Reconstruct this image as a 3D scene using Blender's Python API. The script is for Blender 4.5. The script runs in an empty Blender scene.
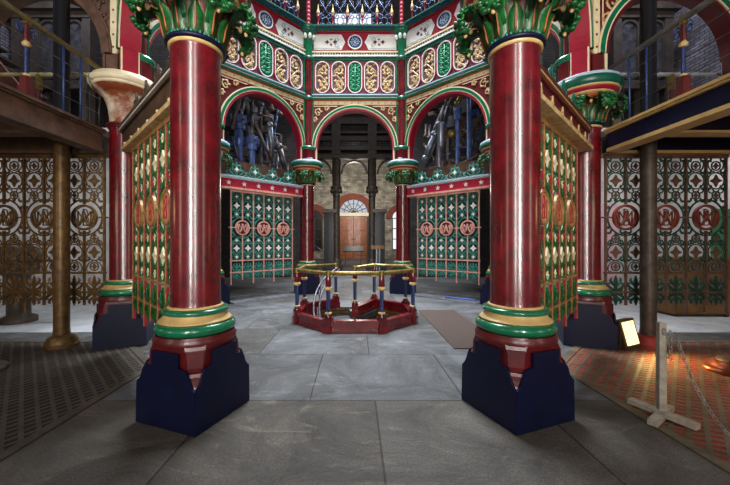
import bpy, math, random
from mathutils import Matrix, Vector
random.seed(7)
PI = math.pi
S = bpy.context.scene
COL = S.collection
R = math.radians
cos, sin = math.cos, math.sin

# ------------------------------------------------------------------ materials
def lin(h):
    c = [int(h[i:i+2], 16)/255 for i in (0, 2, 4)]
    return tuple((x/12.92 if x <= .04045 else ((x+.055)/1.055)**2.4) for x in c)

def new_mat(name):
    m = bpy.data.materials.new(name); m.use_nodes = True
    nt = m.node_tree; nt.nodes.clear()
    o = nt.nodes.new('ShaderNodeOutputMaterial'); b = nt.nodes.new('ShaderNodeBsdfPrincipled')
    nt.links.new(b.outputs[0], o.inputs[0])
    return m, nt, b

def paint(name, h, rough=.4, var=.25, scale=9, metal=0, coat=0, bump=.15, h2=None, amt=.5, spec=.5):
    """paint with patchy wear: colour wanders between h and a second tone with object-space noise"""
    m, nt, b = new_mat(name)
    N, L = nt.nodes, nt.links
    tc = N.new('ShaderNodeTexCoord')
    n1 = N.new('ShaderNodeTexNoise'); n1.inputs['Scale'].default_value = scale; n1.inputs['Detail'].default_value = 6
    n1.inputs['Roughness'].default_value = .65
    L.new(tc.outputs['Object'], n1.inputs['Vector'])
    rp = N.new('ShaderNodeValToRGB')
    c = lin(h)
    c2 = lin(h2) if h2 else tuple(x*(1-var) for x in c)
    e = rp.color_ramp.elements
    e[0].position = .5-amt*.36; e[0].color = (*c2, 1)
    e[1].position = .5+.16; e[1].color = (*c, 1)
    L.new(n1.outputs['Fac'], rp.inputs['Fac'])
    L.new(rp.outputs['Color'], b.inputs['Base Color'])
    b.inputs['Roughness'].default_value = rough
    b.inputs['Metallic'].default_value = metal
    b.inputs['Specular IOR Level'].default_value = spec
    b.inputs['Coat Weight'].default_value = coat
    b.inputs['Coat Roughness'].default_value = .17
    if bump:
        n2 = N.new('ShaderNodeTexNoise'); n2.inputs['Scale'].default_value = scale*5; n2.inputs['Detail'].default_value = 4
        L.new(tc.outputs['Object'], n2.inputs['Vector'])
        bp = N.new('ShaderNodeBump'); bp.inputs['Strength'].default_value = bump; bp.inputs['Distance'].default_value = .01
        L.new(n2.outputs['Fac'], bp.inputs['Height']); L.new(bp.outputs[0], b.inputs['Normal'])
    return m

def brick(name, ca, cb, mortar, w=.23, hgt=.075, axis='X', rough=.85, bump=.5, msize=.012, nscale=2.2):
    m, nt, b = new_mat(name)
    N, L = nt.nodes, nt.links
    g = N.new('ShaderNodeTexCoord'); sp = N.new('ShaderNodeSeparateXYZ'); cb_ = N.new('ShaderNodeCombineXYZ')
    L.new(g.outputs['Object'], sp.inputs[0])
    L.new(sp.outputs[axis], cb_.inputs[0])
    L.new(sp.outputs['Y' if axis == 'XF' else 'Z'], cb_.inputs[1])
    t = N.new('ShaderNodeTexBrick'); L.new(cb_.outputs[0], t.inputs['Vector'])
    t.inputs['Color1'].default_value = (*lin(ca), 1); t.inputs['Color2'].default_value = (*lin(cb), 1)
    t.inputs['Mortar'].default_value = (*lin(mortar), 1)
    t.inputs['Scale'].default_value = 1; t.inputs['Mortar Size'].default_value = msize
    t.inputs['Brick Width'].default_value = w; t.inputs['Row Height'].default_value = hgt
    n = N.new('ShaderNodeTexNoise'); n.inputs['Scale'].default_value = nscale; n.inputs['Detail'].default_value = 7
    L.new(g.outputs['Object'], n.inputs['Vector'])
    r = N.new('ShaderNodeValToRGB'); r.color_ramp.elements[0].position = .3; r.color_ramp.elements[0].color = (.45, .45, .45, 1)
    r.color_ramp.elements[1].position = .7; r.color_ramp.elements[1].color = (1.15, 1.15, 1.15, 1)
    L.new(n.outputs['Fac'], r.inputs[0])
    mx = N.new('ShaderNodeMix'); mx.data_type = 'RGBA'; mx.blend_type = 'MULTIPLY'; mx.inputs['Factor'].default_value = 1
    L.new(t.outputs['Color'], mx.inputs['A']); L.new(r.outputs[0], mx.inputs['B'])
    L.new(mx.outputs['Result'], b.inputs['Base Color']); b.inputs['Roughness'].default_value = rough
    bp = N.new('ShaderNodeBump'); bp.inputs['Strength'].default_value = bump; bp.inputs['Distance'].default_value = .012; bp.invert = True
    L.new(t.outputs['Fac'], bp.inputs['Height']); L.new(bp.outputs[0], b.inputs['Normal'])
    return m

def flagstone():
    m, nt, b = new_mat('worn_flagstone')
    N, L = nt.nodes, nt.links
    g = N.new('ShaderNodeTexCoord')
    mp = N.new('ShaderNodeMapping'); mp.inputs['Location'].default_value = (-.2, -3.29, 0)
    L.new(g.outputs['Object'], mp.inputs[0])
    t = N.new('ShaderNodeTexBrick'); L.new(mp.outputs[0], t.inputs['Vector'])
    t.inputs['Color1'].default_value = (*lin('5e5f62'), 1); t.inputs['Color2'].default_value = (*lin('46423e'), 1)
    t.inputs['Mortar'].default_value = (*lin('2e2b28'), 1)
    t.inputs['Scale'].default_value = 1; t.inputs['Mortar Size'].default_value = .007; t.inputs['Mortar Smooth'].default_value = .3
    t.inputs['Brick Width'].default_value = 1.55; t.inputs['Row Height'].default_value = 1.36
    t.offset = .42
    n = N.new('ShaderNodeTexNoise'); n.inputs['Scale'].default_value = 1.1; n.inputs['Detail'].default_value = 12; n.inputs['Roughness'].default_value = .72
    n.inputs['Distortion'].default_value = 1.1
    L.new(g.outputs['Object'], n.inputs['Vector'])
    r = N.new('ShaderNodeValToRGB'); e = r.color_ramp.elements
    e[0].position = .36; e[0].color = (.36, .34, .31, 1); e[1].position = .66; e[1].color = (1.2, 1.2, 1.2, 1)
    L.new(n.outputs['Fac'], r.inputs[0])
    mx = N.new('ShaderNodeMix'); mx.data_type = 'RGBA'; mx.blend_type = 'MULTIPLY'; mx.inputs['Factor'].default_value = 1
    L.new(t.outputs['Color'], mx.inputs['A']); L.new(r.outputs[0], mx.inputs['B'])
    # pale scuffs following the cleft of the stone
    w = N.new('ShaderNodeTexNoise'); w.inputs['Scale'].default_value = 2.4; w.inputs['Distortion'].default_value = 2.6; w.inputs['Detail'].default_value = 8
    w.inputs['Roughness'].default_value = .68
    mp2 = N.new('ShaderNodeMapping'); mp2.inputs['Scale'].default_value = (.6, 1.3, 1); mp2.inputs['Rotation'].default_value = (0, 0, .5)
    L.new(g.outputs['Object'], mp2.inputs[0]); L.new(mp2.outputs[0], w.inputs['Vector'])
    rw = N.new('ShaderNodeValToRGB'); ew = rw.color_ramp.elements
    ew[0].position = .56; ew[0].color = (0, 0, 0, 1); ew[1].position = .74; ew[1].color = (.5, .5, .5, 1)
    L.new(w.outputs['Fac'], rw.inputs[0])
    m2 = N.new('ShaderNodeMix'); m2.data_type = 'RGBA'; m2.inputs['B'].default_value = (*lin('93908a'), 1)
    L.new(rw.outputs[0], m2.inputs['Factor']); L.new(mx.outputs['Result'], m2.inputs['A'])
    f = N.new('ShaderNodeTexNoise'); f.inputs['Scale'].default_value = 60; f.inputs['Detail'].default_value = 3
    L.new(g.outputs['Object'], f.inputs['Vector'])
    rf = N.new('ShaderNodeValToRGB'); ef = rf.color_ramp.elements
    ef[0].position = .36; ef[0].color = (.66, .66, .66, 1); ef[1].position = .62; ef[1].color = (1.25, 1.25, 1.25, 1)
    L.new(f.outputs['Fac'], rf.inputs[0])
    m3 = N.new('ShaderNodeMix'); m3.data_type = 'RGBA'; m3.blend_type = 'MULTIPLY'; m3.inputs['Factor'].default_value = 1
    L.new(m2.outputs['Result'], m3.inputs['A']); L.new(rf.outputs[0], m3.inputs['B'])
    L.new(m3.outputs['Result'], b.inputs['Base Color'])
    # the front course is tinted browner and darker than the rest
    so_ = N.new('ShaderNodeSeparateXYZ'); L.new(g.outputs['Object'], so_.inputs[0])
    lt = N.new('ShaderNodeMath'); lt.operation = 'LESS_THAN'; lt.inputs[1].default_value = 3.29; L.new(so_.outputs['Y'], lt.inputs[0])
    m4 = N.new('ShaderNodeMix'); m4.data_type = 'RGBA'; m4.blend_type = 'MULTIPLY'; m4.inputs['B'].default_value = (.82, .70, .56, 1)
    L.new(lt.outputs[0], m4.inputs['Factor']); L.new(m3.outputs['Result'], m4.inputs['A']); L.new(m4.outputs['Result'], b.inputs['Base Color'])
    b.inputs['Roughness'].default_value = .58; b.inputs['Specular IOR Level'].default_value = .4
    ad = N.new('ShaderNodeMath'); ad.operation = 'MULTIPLY_ADD'; ad.inputs[1].default_value = -1.5
    L.new(t.outputs['Fac'], ad.inputs[0]); L.new(n.outputs['Fac'], ad.inputs[2])
    bp = N.new('ShaderNodeBump'); bp.inputs['Strength'].default_value = .8; bp.inputs['Distance'].default_value = .03
    L.new(ad.outputs[0], bp.inputs['Height']); L.new(bp.outputs[0], b.inputs['Normal'])
    return m

def emit(name, h, s):
    m = bpy.data.materials.new(name); m.use_nodes = True
    nt = m.node_tree; nt.nodes.clear()
    o = nt.nodes.new('ShaderNodeOutputMaterial'); e = nt.nodes.new('ShaderNodeEmission')
    e.inputs[0].default_value = (*lin(h), 1); e.inputs[1].default_value = s
    nt.links.new(e.outputs[0], o.inputs[0]); return m

M = dict(
 crimson=paint('glossy_crimson_paint', '6c0b17', .27, h2='3c050b', scale=5, coat=.5, bump=.06),
 red=paint('crimson_paint', '9c1730', .4, var=.3, scale=7),
 maroon=paint('maroon_paint', '5c1418', .35, var=.4, scale=7, coat=.2),
 green=paint('glossy_green_paint', '0d6e4a', .25, var=.4, coat=.5, scale=8, bump=.05),
 dkgreen=paint('bottle_green_paint', '0f5a45', .35, var=.4),
 apricot=paint('apricot_gilt_paint', 'd29a66', .45, h2='a0683c', scale=12),
 shadeleaf=paint('shaded_leaf_green_paint', '0b4a22', .45, h2='5a1a10', scale=16, amt=.1),  # darker leaf green with shade between the leaves in its colour, plus red flecks
 pine=paint('dark_pine_green_paint', '0e4436', .4, var=.5, scale=12),
 lintelred=paint('bright_crimson_paint', 'b81b3c', .4, var=.25, scale=7),
 ribgrey=paint('worn_grey_ribbed_iron', '8e8e92', .5, h2='5e5e62', scale=5),
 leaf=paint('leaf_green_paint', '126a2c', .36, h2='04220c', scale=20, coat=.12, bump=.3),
 teal=paint('teal_paint', '2a8a78', .5, h2='124a42', scale=16),
 panelgreen=paint('emerald_relief_paint', '18a06a', .4, h2='0a5a3c', scale=14),
 cream=paint('cream_paint', 'e6d8b4', .45, var=.2, scale=6),
 ivory=paint('ivory_paint', 'e6e2da', .5, var=.15, scale=4),
 oldgilt=paint('old_gilt_paint', 'b8925a', .42, h2='7d5a30', scale=14, metal=.2),
 paletube=paint('pale_olive_rail_paint', 'b0a56e', .45, h2='837a4c', scale=6),
 greytube=paint('pale_grey_rail_paint', 'a6a6a4', .45, h2='7a7a78', scale=6),
 buff=paint('buff_paint', 'ccab6e', .4, var=.3, scale=6),
 white=paint('white_paint', 'e2e0d8', .5, var=.2, scale=8),
 gold=paint('gilt_paint', 'e0c290', .4, h2='94743e', scale=11, spec=.6),
 brass=paint('tarnished_brass', '93803f', .38, h2='5f4c28', scale=9, metal=.6),
 pink=paint('salmon_paint', 'dfa998', .5, h2='b87a6a', scale=12),
 orange=paint('orange_paint', 'a8501f', .45, var=.4, scale=10),
 navy=paint('navy_paint', '080f30', .45, spec=.3, h2='04081c', scale=5, bump=.1, amt=.9),
 royal=paint('royal_blue_paint', '22346a', .35, var=.45, scale=14),
 blue=paint('blue_paint', '284276', .4, var=.4, scale=10),
 steelblue=paint('blue_grey_machine_paint', '566ca6', .35, h2='34446f', scale=5, metal=.2),
 paleblue=paint('pale_blue_paint', 'a9bccb', .5, var=.2),
 darkiron=paint('dark_iron', '5c5046', .5, h2='2e2722', scale=6, metal=.3),
 greyiron=paint('grey_machine_iron', '67646a', .4, h2='2c2a2f', scale=5, metal=.5),
 blackiron=paint('black_iron', '17171a', .4, var=.5, scale=6),
 bronze=paint('bronze_brown_iron', '7a5c32', .42, h2='43301a', scale=10, metal=.35),
 rust=paint('rusty_brown_iron', '6b4d3d', .6, h2='3b2a20', scale=6, bump=.4),
 ruddy=paint('ruddy_gilt_paint', '8a4030', .45, h2='562018', scale=10, metal=.2),
 rustred=paint('rust_red_plate', '9a5f50', .65, h2='6b3d33', scale=3),
 peel=paint('peeling_cream_and_rust_paint', 'ddd3b8', .5, h2='7a3a1e', scale=2.2, bump=.3, amt=.2),
 umber=paint('umber_beam_paint', '55402c', .5, h2='2c2118', scale=6),
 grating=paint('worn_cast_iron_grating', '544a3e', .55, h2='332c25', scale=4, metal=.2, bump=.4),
 gratinglit=paint('lit_cast_iron_grating', '75674f', .5, h2='463d30', scale=4, metal=.2, bump=.4),  # lit copy of the grating iron; its lighter tone is painted light
 pit=paint('pit_shade_black', '14110d', .8, var=.4),  # black plate under the left slots, painted as the shade of a pit
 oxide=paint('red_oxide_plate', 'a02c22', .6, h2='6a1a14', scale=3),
 copper=paint('polished_copper', '9a5a3c', .3, h2='6c3224', scale=6, metal=.7),
 mat=paint('brown_coir', '4a3a31', .95, h2='382b25', scale=60, bump=.8),
 wood=paint('varnished_oak', 'a4591f', .4, h2='6a3210', scale=3, coat=.3),
 dkwood=paint('dark_timber', '4c4039', .6, h2='2c2521', scale=5),
 oldwood=paint('weathered_white_wood', 'b3aa9a', .7, h2='857b6c', scale=12, bump=.5),
 galv=paint('galvanised_steel', 'a9a59c', .4, h2='7d7a73', scale=20, metal=.6),
 steel=paint('steel_tube', '7d8594', .35, var=.3, metal=.6),
 limewash=paint('limewashed_plaster', 'd6d4d2', .85, h2='a9a6a6', scale=1.6, bump=.3),
 stonefloor=paint('pale_concrete', 'b9bbbc', .7, h2='96989a', scale=3),
 pinkboard=paint('pink_board', 'd3a8b4', .7, var=.2, scale=3),
 ochre=paint('ochre_board', '8a6236', .6, h2='61421f', scale=3),
 greenboard=paint('green_board', '3f8a5a', .6, var=.3, scale=3),
 ply=paint('hazard_rope_blue', '2a55a8', .5, var=.3),
 fanlight=paint('dusty_fanlight_glass', '8398b4', .3, h2='56687f', scale=4, spec=.7),
 ringbg=paint('maroon_ground', '5a1018', .6, var=.4),
 dotted=paint('cream_stencilled_paint', 'ddcfa8', .5, h2='c9b68a', scale=10),
 lavender=paint('lilac_grey_ground', '6d4c5c', .6, var=.3),
)
M['stone'] = brick('pale_rubble_stone', 'b9b09c', '8f887a', '7b7468', .42, .16)
M['stonedark'] = brick('grey_stock_brick', '97909a', '6c6772', '4e4a52', .23, .08, axis='Y')
M['stockx'] = brick('dark_stock_brick', '453f3c', '2f2b29', '24211f', .23, .08)
M['pitbrick'] = brick('pit_brick', '8a7440', '5e4d2c', '3c3222', .23, .08)
M['arch_brick'] = paint('red_rubbed_brick', '8c4630', .8, h2='5c2c1e', scale=12, bump=.5)
M['flag'] = flagstone()
M['lamp'] = emit('lit_floodlight_glass', 'ffdc94', 2.6)
M['pane'] = emit('daylit_window_pane', 'f2f5ff', 1.1)

# ------------------------------------------------------------------ mesh builder
class MB:
    def __init__(s): s.v = []; s.f = []; s.sm = []; s.mi = []
    def add(s, vs, fs, smooth=False, mat=0, X=None):
        o = len(s.v)
        s.v += [tuple(X @ Vector(p)) for p in vs] if X else [tuple(p) for p in vs]
        for f in fs: s.f.append([o+i for i in f]); s.sm.append(smooth); s.mi.append(mat)
        return s
    def box(s, x0, x1, y0, y1, z0, z1, mat=0, X=None):
        vs = [(x, y, z) for x in (x0, x1) for y in (y0, y1) for z in (z0, z1)]
        return s.add(vs, [(0,1,3,2),(4,6,7,5),(0,4,5,1),(2,3,7,6),(0,2,6,4),(1,5,7,3)], False, mat, X)
    def lathe(s, prof, n=28, c=(0,0,0), mat=0, smooth=True, X=None, ph=0):
        segs = [[]]
        for p in prof:
            if p is None:
                last = segs[-1][-1]; segs.append([last])
            else: segs[-1].append(p)
        for sg in segs:
            vs = [(c[0]+r*cos(ph+2*PI*k/n), c[1]+r*sin(ph+2*PI*k/n), c[2]+z) for r, z in sg for k in range(n)]
            fs = [(i*n+k, i*n+(k+1) % n, (i+1)*n+(k+1) % n, (i+1)*n+k) for i in range(len(sg)-1) for k in range(n)]
            s.add(vs, fs, smooth, mat, X)
        for (r, z), rev in ((prof[0], True), (prof[-1], False)):
            if r > 1e-6:
                vs = [(c[0]+r*cos(ph+2*PI*k/n), c[1]+r*sin(ph+2*PI*k/n), c[2]+z) for k in range(n)]
                s.add(vs, [list(range(n))[::-1] if rev else list(range(n))], False, mat, X)
        return s
    def tube(s, pts, r, n=6, closed=False, mat=0, X=None, up=None):
        pts = [Vector(p) for p in pts]; m = len(pts); vs = []
        rr = r if isinstance(r, (list, tuple)) else [r]*m
        prev = None
        for i, p in enumerate(pts):
            a = pts[(i-1) % m] if (closed or i > 0) else p
            b = pts[(i+1) % m] if (closed or i < m-1) else p
            t = (b-a)
            t = t.normalized() if t.length > 1e-9 else Vector((0,0,1))
            if prev is None:
                ref = Vector((0,0,1)) if abs(t.z) < .9 else Vector((1,0,0))
                u = t.cross(ref).normalized()
            else:
                u = prev - t*prev.dot(t)
                u = u.normalized() if u.length > 1e-6 else t.orthogonal().normalized()
            prev = u; w = t.cross(u)
            vs += [p + u*(rr[i]*cos(2*PI*k/n)) + w*(rr[i]*sin(2*PI*k/n)) for k in range(n)]
        fs = []
        for i in range(m if closed else m-1):
            j = (i+1) % m
            fs += [(i*n+k, i*n+(k+1) % n, j*n+(k+1) % n, j*n+k) for k in range(n)]
        if not closed: fs += [list(range(n))[::-1], [(m-1)*n+k for k in range(n)]]
        return s.add(vs, fs, True, mat, X)
    def prism(s, poly, y0, y1, mat=0, X=None):
        """polygon in x-z pushed from y0 to y1"""
        n = len(poly)
        vs = [(x, y0, z) for x, z in poly] + [(x, y1, z) for x, z in poly]
        fs = [list(range(n)), list(range(n, 2*n))[::-1]] + [(i, i+n, (i+1) % n+n, (i+1) % n) for i in range(n)]
        return s.add(vs, fs, False, mat, X)
    def arc(s, r0, r1, y0, y1, cz, cx=0, a0=0, a1=PI, n=32, mat=0, X=None):
        """flat band between two radii in x-z with thickness in y"""
        vs = []
        for i in range(n+1):
            a = a0+(a1-a0)*i/n
            for r in (r0, r1):
                for y in (y0, y1): vs.append((cx+r*cos(a), y, cz+r*sin(a)))
        fs = []
        for i in range(n):
            o, q = i*4, i*4+4
            fs += [(o, q, q+2, o+2), (o+1, o+3, q+3, q+1), (o, o+1, q+1, q), (o+2, q+2, q+3, o+3)]
        fs += [(0, 2, 3, 1), (n*4, n*4+1, n*4+3, n*4+2)]
        return s.add(vs, fs, False, mat, X)
    def ball(s, c, rx, ry=None, rz=None, n=10, m=6, mat=0, X=None):
        ry = ry or rx; rz = rz or rx
        vs = [(c[0], c[1], c[2]-rz)]
        for i in range(1, m):
            a = -PI/2+PI*i/m
            vs += [(c[0]+rx*cos(a)*cos(2*PI*k/n), c[1]+ry*cos(a)*sin(2*PI*k/n), c[2]+rz*sin(a)) for k in range(n)]
        vs.append((c[0], c[1], c[2]+rz)); t = len(vs)-1
        fs = [(0, 1+(k+1) % n, 1+k) for k in range(n)]
        for i in range(m-2):
            fs += [(1+i*n+k, 1+i*n+(k+1) % n, 1+(i+1)*n+(k+1) % n, 1+(i+1)*n+k) for k in range(n)]
        fs += [(t, 1+(m-2)*n+k, 1+(m-2)*n+(k+1) % n) for k in range(n)]
        return s.add(vs, fs, True, mat, X)
    def mesh(s, name, mats):
        me = bpy.data.meshes.new(name)
        me.from_pydata(s.v, [], s.f)
        me.polygons.foreach_set('use_smooth', s.sm)
        if not isinstance(mats, (list, tuple)): mats = [mats]
        for m in mats: me.materials.append(m)
        me.polygons.foreach_set('material_index', s.mi)
        me.update(); return me
    def build(s, name, mats, parent=None, loc=(0,0,0), rotz=0, bevel=0, label=None):
        return link(name, s.mesh(name, mats), parent, loc, rotz, bevel, label)

def link(name, me, parent=None, loc=(0,0,0), rotz=0, bevel=0, label=None):
    o = bpy.data.objects.new(name, me); COL.objects.link(o)
    o.location = loc; o.rotation_euler = (0, 0, rotz)
    if parent: o.parent = parent
    if bevel:
        b = o.modifiers.new('bevel', 'BEVEL'); b.width = bevel; b.segments = 2; b.limit_method = 'ANGLE'
    if label: o['label'] = label
    return o

def tag(o, label, cat, group=None, kind=None):
    o['label'] = label; o['category'] = cat
    if group: o['group'] = group
    if kind: o['kind'] = kind
    return o
def thing(name, label, cat, loc=(0,0,0), rotz=0, group=None):
    o = bpy.data.objects.new(name, None); COL.objects.link(o); o.empty_display_size = .2
    o.location = loc; o.rotation_euler = (0, 0, rotz)
    return tag(o, label, cat, group)
def struct(o, label=None, cat=None):
    o['kind'] = 'structure'
    if label: o['label'] = label; o['category'] = cat
    return o
def dup(root, loc, rotz, label, group=None):
    kids = {}
    for o in COL.objects:
        if o.parent: kids.setdefault(o.parent, []).append(o)
    def cp(o, par):
        c = o.copy(); COL.objects.link(c)
        if par: c.parent = par
        for k in kids.get(o, []): cp(k, c)
        return c
    r = cp(root, None); r.location = loc; r.rotation_euler = (0, 0, rotz); r['label'] = label
    if group: r['group'] = group
    return r

# ------------------------------------------------------------------ plan of the octagon
VA, VB, VC, VD = (-1.5, 3.11), (-3.62, 5.23), (-3.62, 8.23), (-1.5, 10.35)
mir = lambda p: (-p[0], p[1])
def mid(p, q): return ((p[0]+q[0])/2, (p[1]+q[1])/2, 0)
SIDES = dict(AB=(mid(VA, VB), R(135)), BC=(mid(VB, VC), R(90)), CD=(mid(VC, VD), R(45)), DD=((0, 10.35, 0), 0),
             dc=(mid(mir(VC), mir(VD)), R(-45)), cb=(mid(mir(VB), mir(VC)), R(-90)), ba=(mid(mir(VA), mir(VB)), R(-135)))

# ------------------------------------------------------------------ camera
cam = bpy.data.cameras.new('camera'); co = bpy.data.objects.new('camera', cam); COL.objects.link(co)
co.location = (0, 0, 1.57); co.rotation_euler = (R(90), 0, 0)
cam.sensor_width = 36; cam.lens = 331/730*36; cam.shift_x = 10/730; cam.clip_end = 200; cam.clip_start = .05
S.camera = co

# ------------------------------------------------------------------ leaf sheets for capitals and crests
def leaf_sheet(mb, spine, widths, ang, cup=.25, th=.012, lobes=True, X=None, twist=0):
    """spine: (r, z) points in the radial plane at angle ang; a lobed blade with a raised midrib"""
    n = len(spine); ca, sa = cos(ang), sin(ang)
    acr = [-1, -.55, 0, .55, 1]; V = []
    for i, (r, z) in enumerate(spine):
        a = spine[max(i-1, 0)]; b = spine[min(i+1, n-1)]
        tx, tz = b[0]-a[0], b[1]-a[1]; l = math.hypot(tx, tz) or 1
        nx, nz = tz/l, -tx/l
        w = widths[i]*(1 if not lobes else (1.12 if i % 2 else .78))
        for sgn in (0, 1):
            row = acr if sgn == 0 else acr[::-1]
            for q in row:
                d = -cup*abs(q)**1.5*w + (.018 if q == 0 else 0) - sgn*th
                rr = r+nx*d; zz = z+nz*d
                e = q*w
                V.append((rr*ca-e*sa, rr*sa+e*ca, zz))
    m = 10; F = []
    for i in range(n-1):
        F += [(i*m+k, i*m+(k+1) % m, (i+1)*m+(k+1) % m, (i+1)*m+k) for k in range(m)]
    F += [list(range(m))[::-1], [(n-1)*m+k for k in range(m)]]
    mb.add(V, F, True, 0, X)

def curve_pts(ctrl, n):
    """Catmull-Rom through the control points"""
    P = [ctrl[0]]+list(ctrl)+[ctrl[-1]]; out = []
    k = len(ctrl)-1
    for j in range(n):
        t = j/(n-1)*k; i = min(int(t), k-1); u = t-i
        p0, p1, p2, p3 = P[i], P[i+1], P[i+2], P[i+3]
        out.append(tuple(.5*((2*b)+(c-a)*u+(2*a-5*b+4*c-d)*u*u+(3*b-a-3*c+d)*u**3) for a, b, c, d in zip(p0, p1, p2, p3)))
    return out

def spiral(cx, cz, r0, r1, a0, turns, n=18, y=0):
    return [(cx+(r0+(r1-r0)*i/(n-1))*cos(a0+2*PI*turns*i/(n-1)), y, cz+(r0+(r1-r0)*i/(n-1))*sin(a0+2*PI*turns*i/(n-1))) for i in range(n)]

# ------------------------------------------------------------------ columns
RS = .215
HB = .338
def column_proto(label, loc, rotz, plain=False, detail=1, side_red=False):
    t = thing('iron_column', label, 'column', (loc[0], loc[1], 0), rotz, 'iron columns of the octagon')
    # moulded red plinth
    m = MB(); q = PI/4; k = math.sqrt(2)
    def cham(h, d, z):
        e = d*k-h
        return [(h, -e, z), (h, e, z), (e, h, z), (-e, h, z), (-h, e, z), (-h, -e, z), (-e, -h, z), (e, -h, z)]
    lv = [(.31, .436, .006), (.31, .436, .35), (.308, .425, .385), (.306, .405, .42), (.304, .385, .45), (.304, .375, .475), (.306, .385, .49), (.306, .388, .505), (.303, .37, .52), (.303, .362, .64), (.303, .35, .66), (.30, .34, .70)]
    vs = [p for l_ in lv for p in cham(*l_)]
    fs = [(i*8+j, i*8+(j+1) % 8, (i+1)*8+(j+1) % 8, (i+1)*8+j) for i in range(len(lv)-1) for j in range(8)]
    fs += [list(range(8))[::-1], [(len(lv)-1)*8+j for j in range(8)]]
    m.add(vs, fs)
    m.lathe([(.35, .69), (.355, .72), (.34, .745), (.335, .76)], 40)
    m.build('plinth', M['maroon'], t)
    prof = [(-HB, 0), (HB, 0), (HB, .36)]
    ctrl = [(.33, .36), (.298, .385), (.278, .42), (.262, .465), (.24, .505), (.205, .522), (.15, .53)]
    pr = curve_pts(ctrl, 16)
    prof = [(-HB, .006), (HB, .006)]+pr+[(.15, .65), (-.15, .65)]+[(-x, z) for x, z in pr[::-1]]
    for i in range(4):
        b = MB().prism(prof, -HB, -HB+.018); b.build('plinth_board', M['navy'], t, rotz=i*PI/2)
    def tor(rc, zc, a, bz, n=12):
        return [(rc+a*cos(-PI/2+PI*i/n), zc+bz*sin(-PI/2+PI*i/n)) for i in range(n+1)]
    MB().lathe([(.3, .755)]+tor(.285, .808, .062, .052)+[(.29, .86)], 48).build('base_ring', M['green'], t)
    MB().lathe([(.29, .858), (.318, .866), (.305, .875), (.28, .895), (.265, .92), (.262, .93)], 48).build('base_moulding', M['buff'], t)
    MB().lathe([(.25, .925)]+tor(.252, .952, .036, .027)+[(.25, .98)], 48).build('base_ring', M['green'], t)
    MB().lathe([(.235, .978), (.243, .986), (.232, .997), None, (.222, 1.0)], 48).build('base_fillet', M['buff'], t)
    sh = [(RS+.008, .99), (RS, 1.04), (RS, 3.3), (RS+.004, 3.335)]
    MB().lathe(sh, 56).build('shaft', M['crimson'], t)
    c = MB(); c.lathe([(RS+.005, 3.325), (RS+.02, 3.33), (RS+.02, 3.352), None, (RS+.02, 3.352)], 48, mat=1)
    c.lathe([(RS+.015, 3.352)]+tor(RS+.015, 3.376, .03, .024)+[(RS, 3.4)], 48, mat=0)
    c.build('collar', [M['maroon']]*2 if plain else [M['navy'], M['buff']], t)
    # capital: bell with two rows of leaves and drooping volute leaves
    if plain:
        MB().lathe([(.21, 3.39), (.215, 3.5), (.235, 3.65), (.28, 3.78), (.33, 3.84), None, (.35, 3.85), (.40, 3.89), (.43, 3.93)], 48).build('capital', M['peel'], t)
        a = MB().lathe([(.42, 3.92), (.445, 3.93), (.445, 3.955), None, (.46, 3.96), (.48, 3.985), (.485, 4.03), (.46, 4.05), None, (.43, 4.055), (.43, 4.1), (.2, 4.1)], 48); a.build('abacus', M['cream'], t)
        return t
    cap = MB().lathe([(.2, 3.39), (.21, 3.5), (.23, 3.62), (.29, 3.72), (.33, 3.74)], 40).build('capital', M['dkgreen'], t)
    n1 = 12
    sp1 = curve_pts([(.232, 3.39), (.254, 3.45), (.268, 3.52), (.288, 3.58), (.32, 3.625)], 9)
    w1 = [.04, .056, .066, .07, .068, .06, .046, .026, .004]
    sp2 = curve_pts([(.225, 3.42), (.25, 3.56), (.295, 3.67), (.37, 3.72), (.43, 3.68)], 9)
    w2 = [.045, .055, .065, .072, .076, .072, .06, .04, .01]
    sp3 = curve_pts([(.25, 3.5), (.30, 3.62), (.37, 3.71), (.45, 3.735), (.515, 3.69), (.53, 3.61), (.505, 3.545), (.465, 3.535), (.445, 3.57)], 17)
    w3 = [.03, .035, .04, .05, .062, .074, .084, .09, .092, .09, .086, .08, .07, .058, .045, .03, .012]
    lf = MB(); leaf_sheet(lf, sp1, w1, 0, .3, lobes=False); l1 = lf.mesh('leaf', M['leaf'])
    rb = MB().tube([(r+.019, 0, z) for r, z in sp1[1:-1]], [.007, .009, .009, .008, .007, .006, .004], 6); mr = rb.mesh('midrib', M['orange'])
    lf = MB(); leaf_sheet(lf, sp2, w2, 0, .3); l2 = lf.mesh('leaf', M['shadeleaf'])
    lf = MB(); leaf_sheet(lf, sp3, w3, 0, -.35)
    for i in range(4, 16):
        for q in (-1, 1):
            r_, z_ = sp3[i]; b_ = random.uniform(.7, 1.25); lf.ball((r_+random.uniform(-.014, .01), q*w3[i]*random.uniform(.8, 1.08), z_+random.uniform(-.014, .014)), .027*b_, .034*b_, .02*b_, 7, 5)
        r_, z_ = sp3[i]; lf.ball((r_+.012 if i < 11 else r_, .03*(-1)**i, z_), .024, .024, .022, 7, 5)
    l3 = lf.mesh('volute_leaf', M['leaf'])
    bd = MB(); bd.ball((.46, 0, 3.52), .018, .018, .024); bd.tube([(.42, 0, 3.64), (.45, 0, 3.57), (.46, 0, 3.53)], .006, 5); bm = bd.mesh('bud', M['buff'])
    b2 = MB(); b2.ball((.39, 0, 3.655), .022, .02, .03); b2.tube([(.31, 0, 3.66), (.36, 0, 3.675), (.38, 0, 3.66)], .01, 5); bm2 = b2.mesh('bud', M['buff'])
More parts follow.
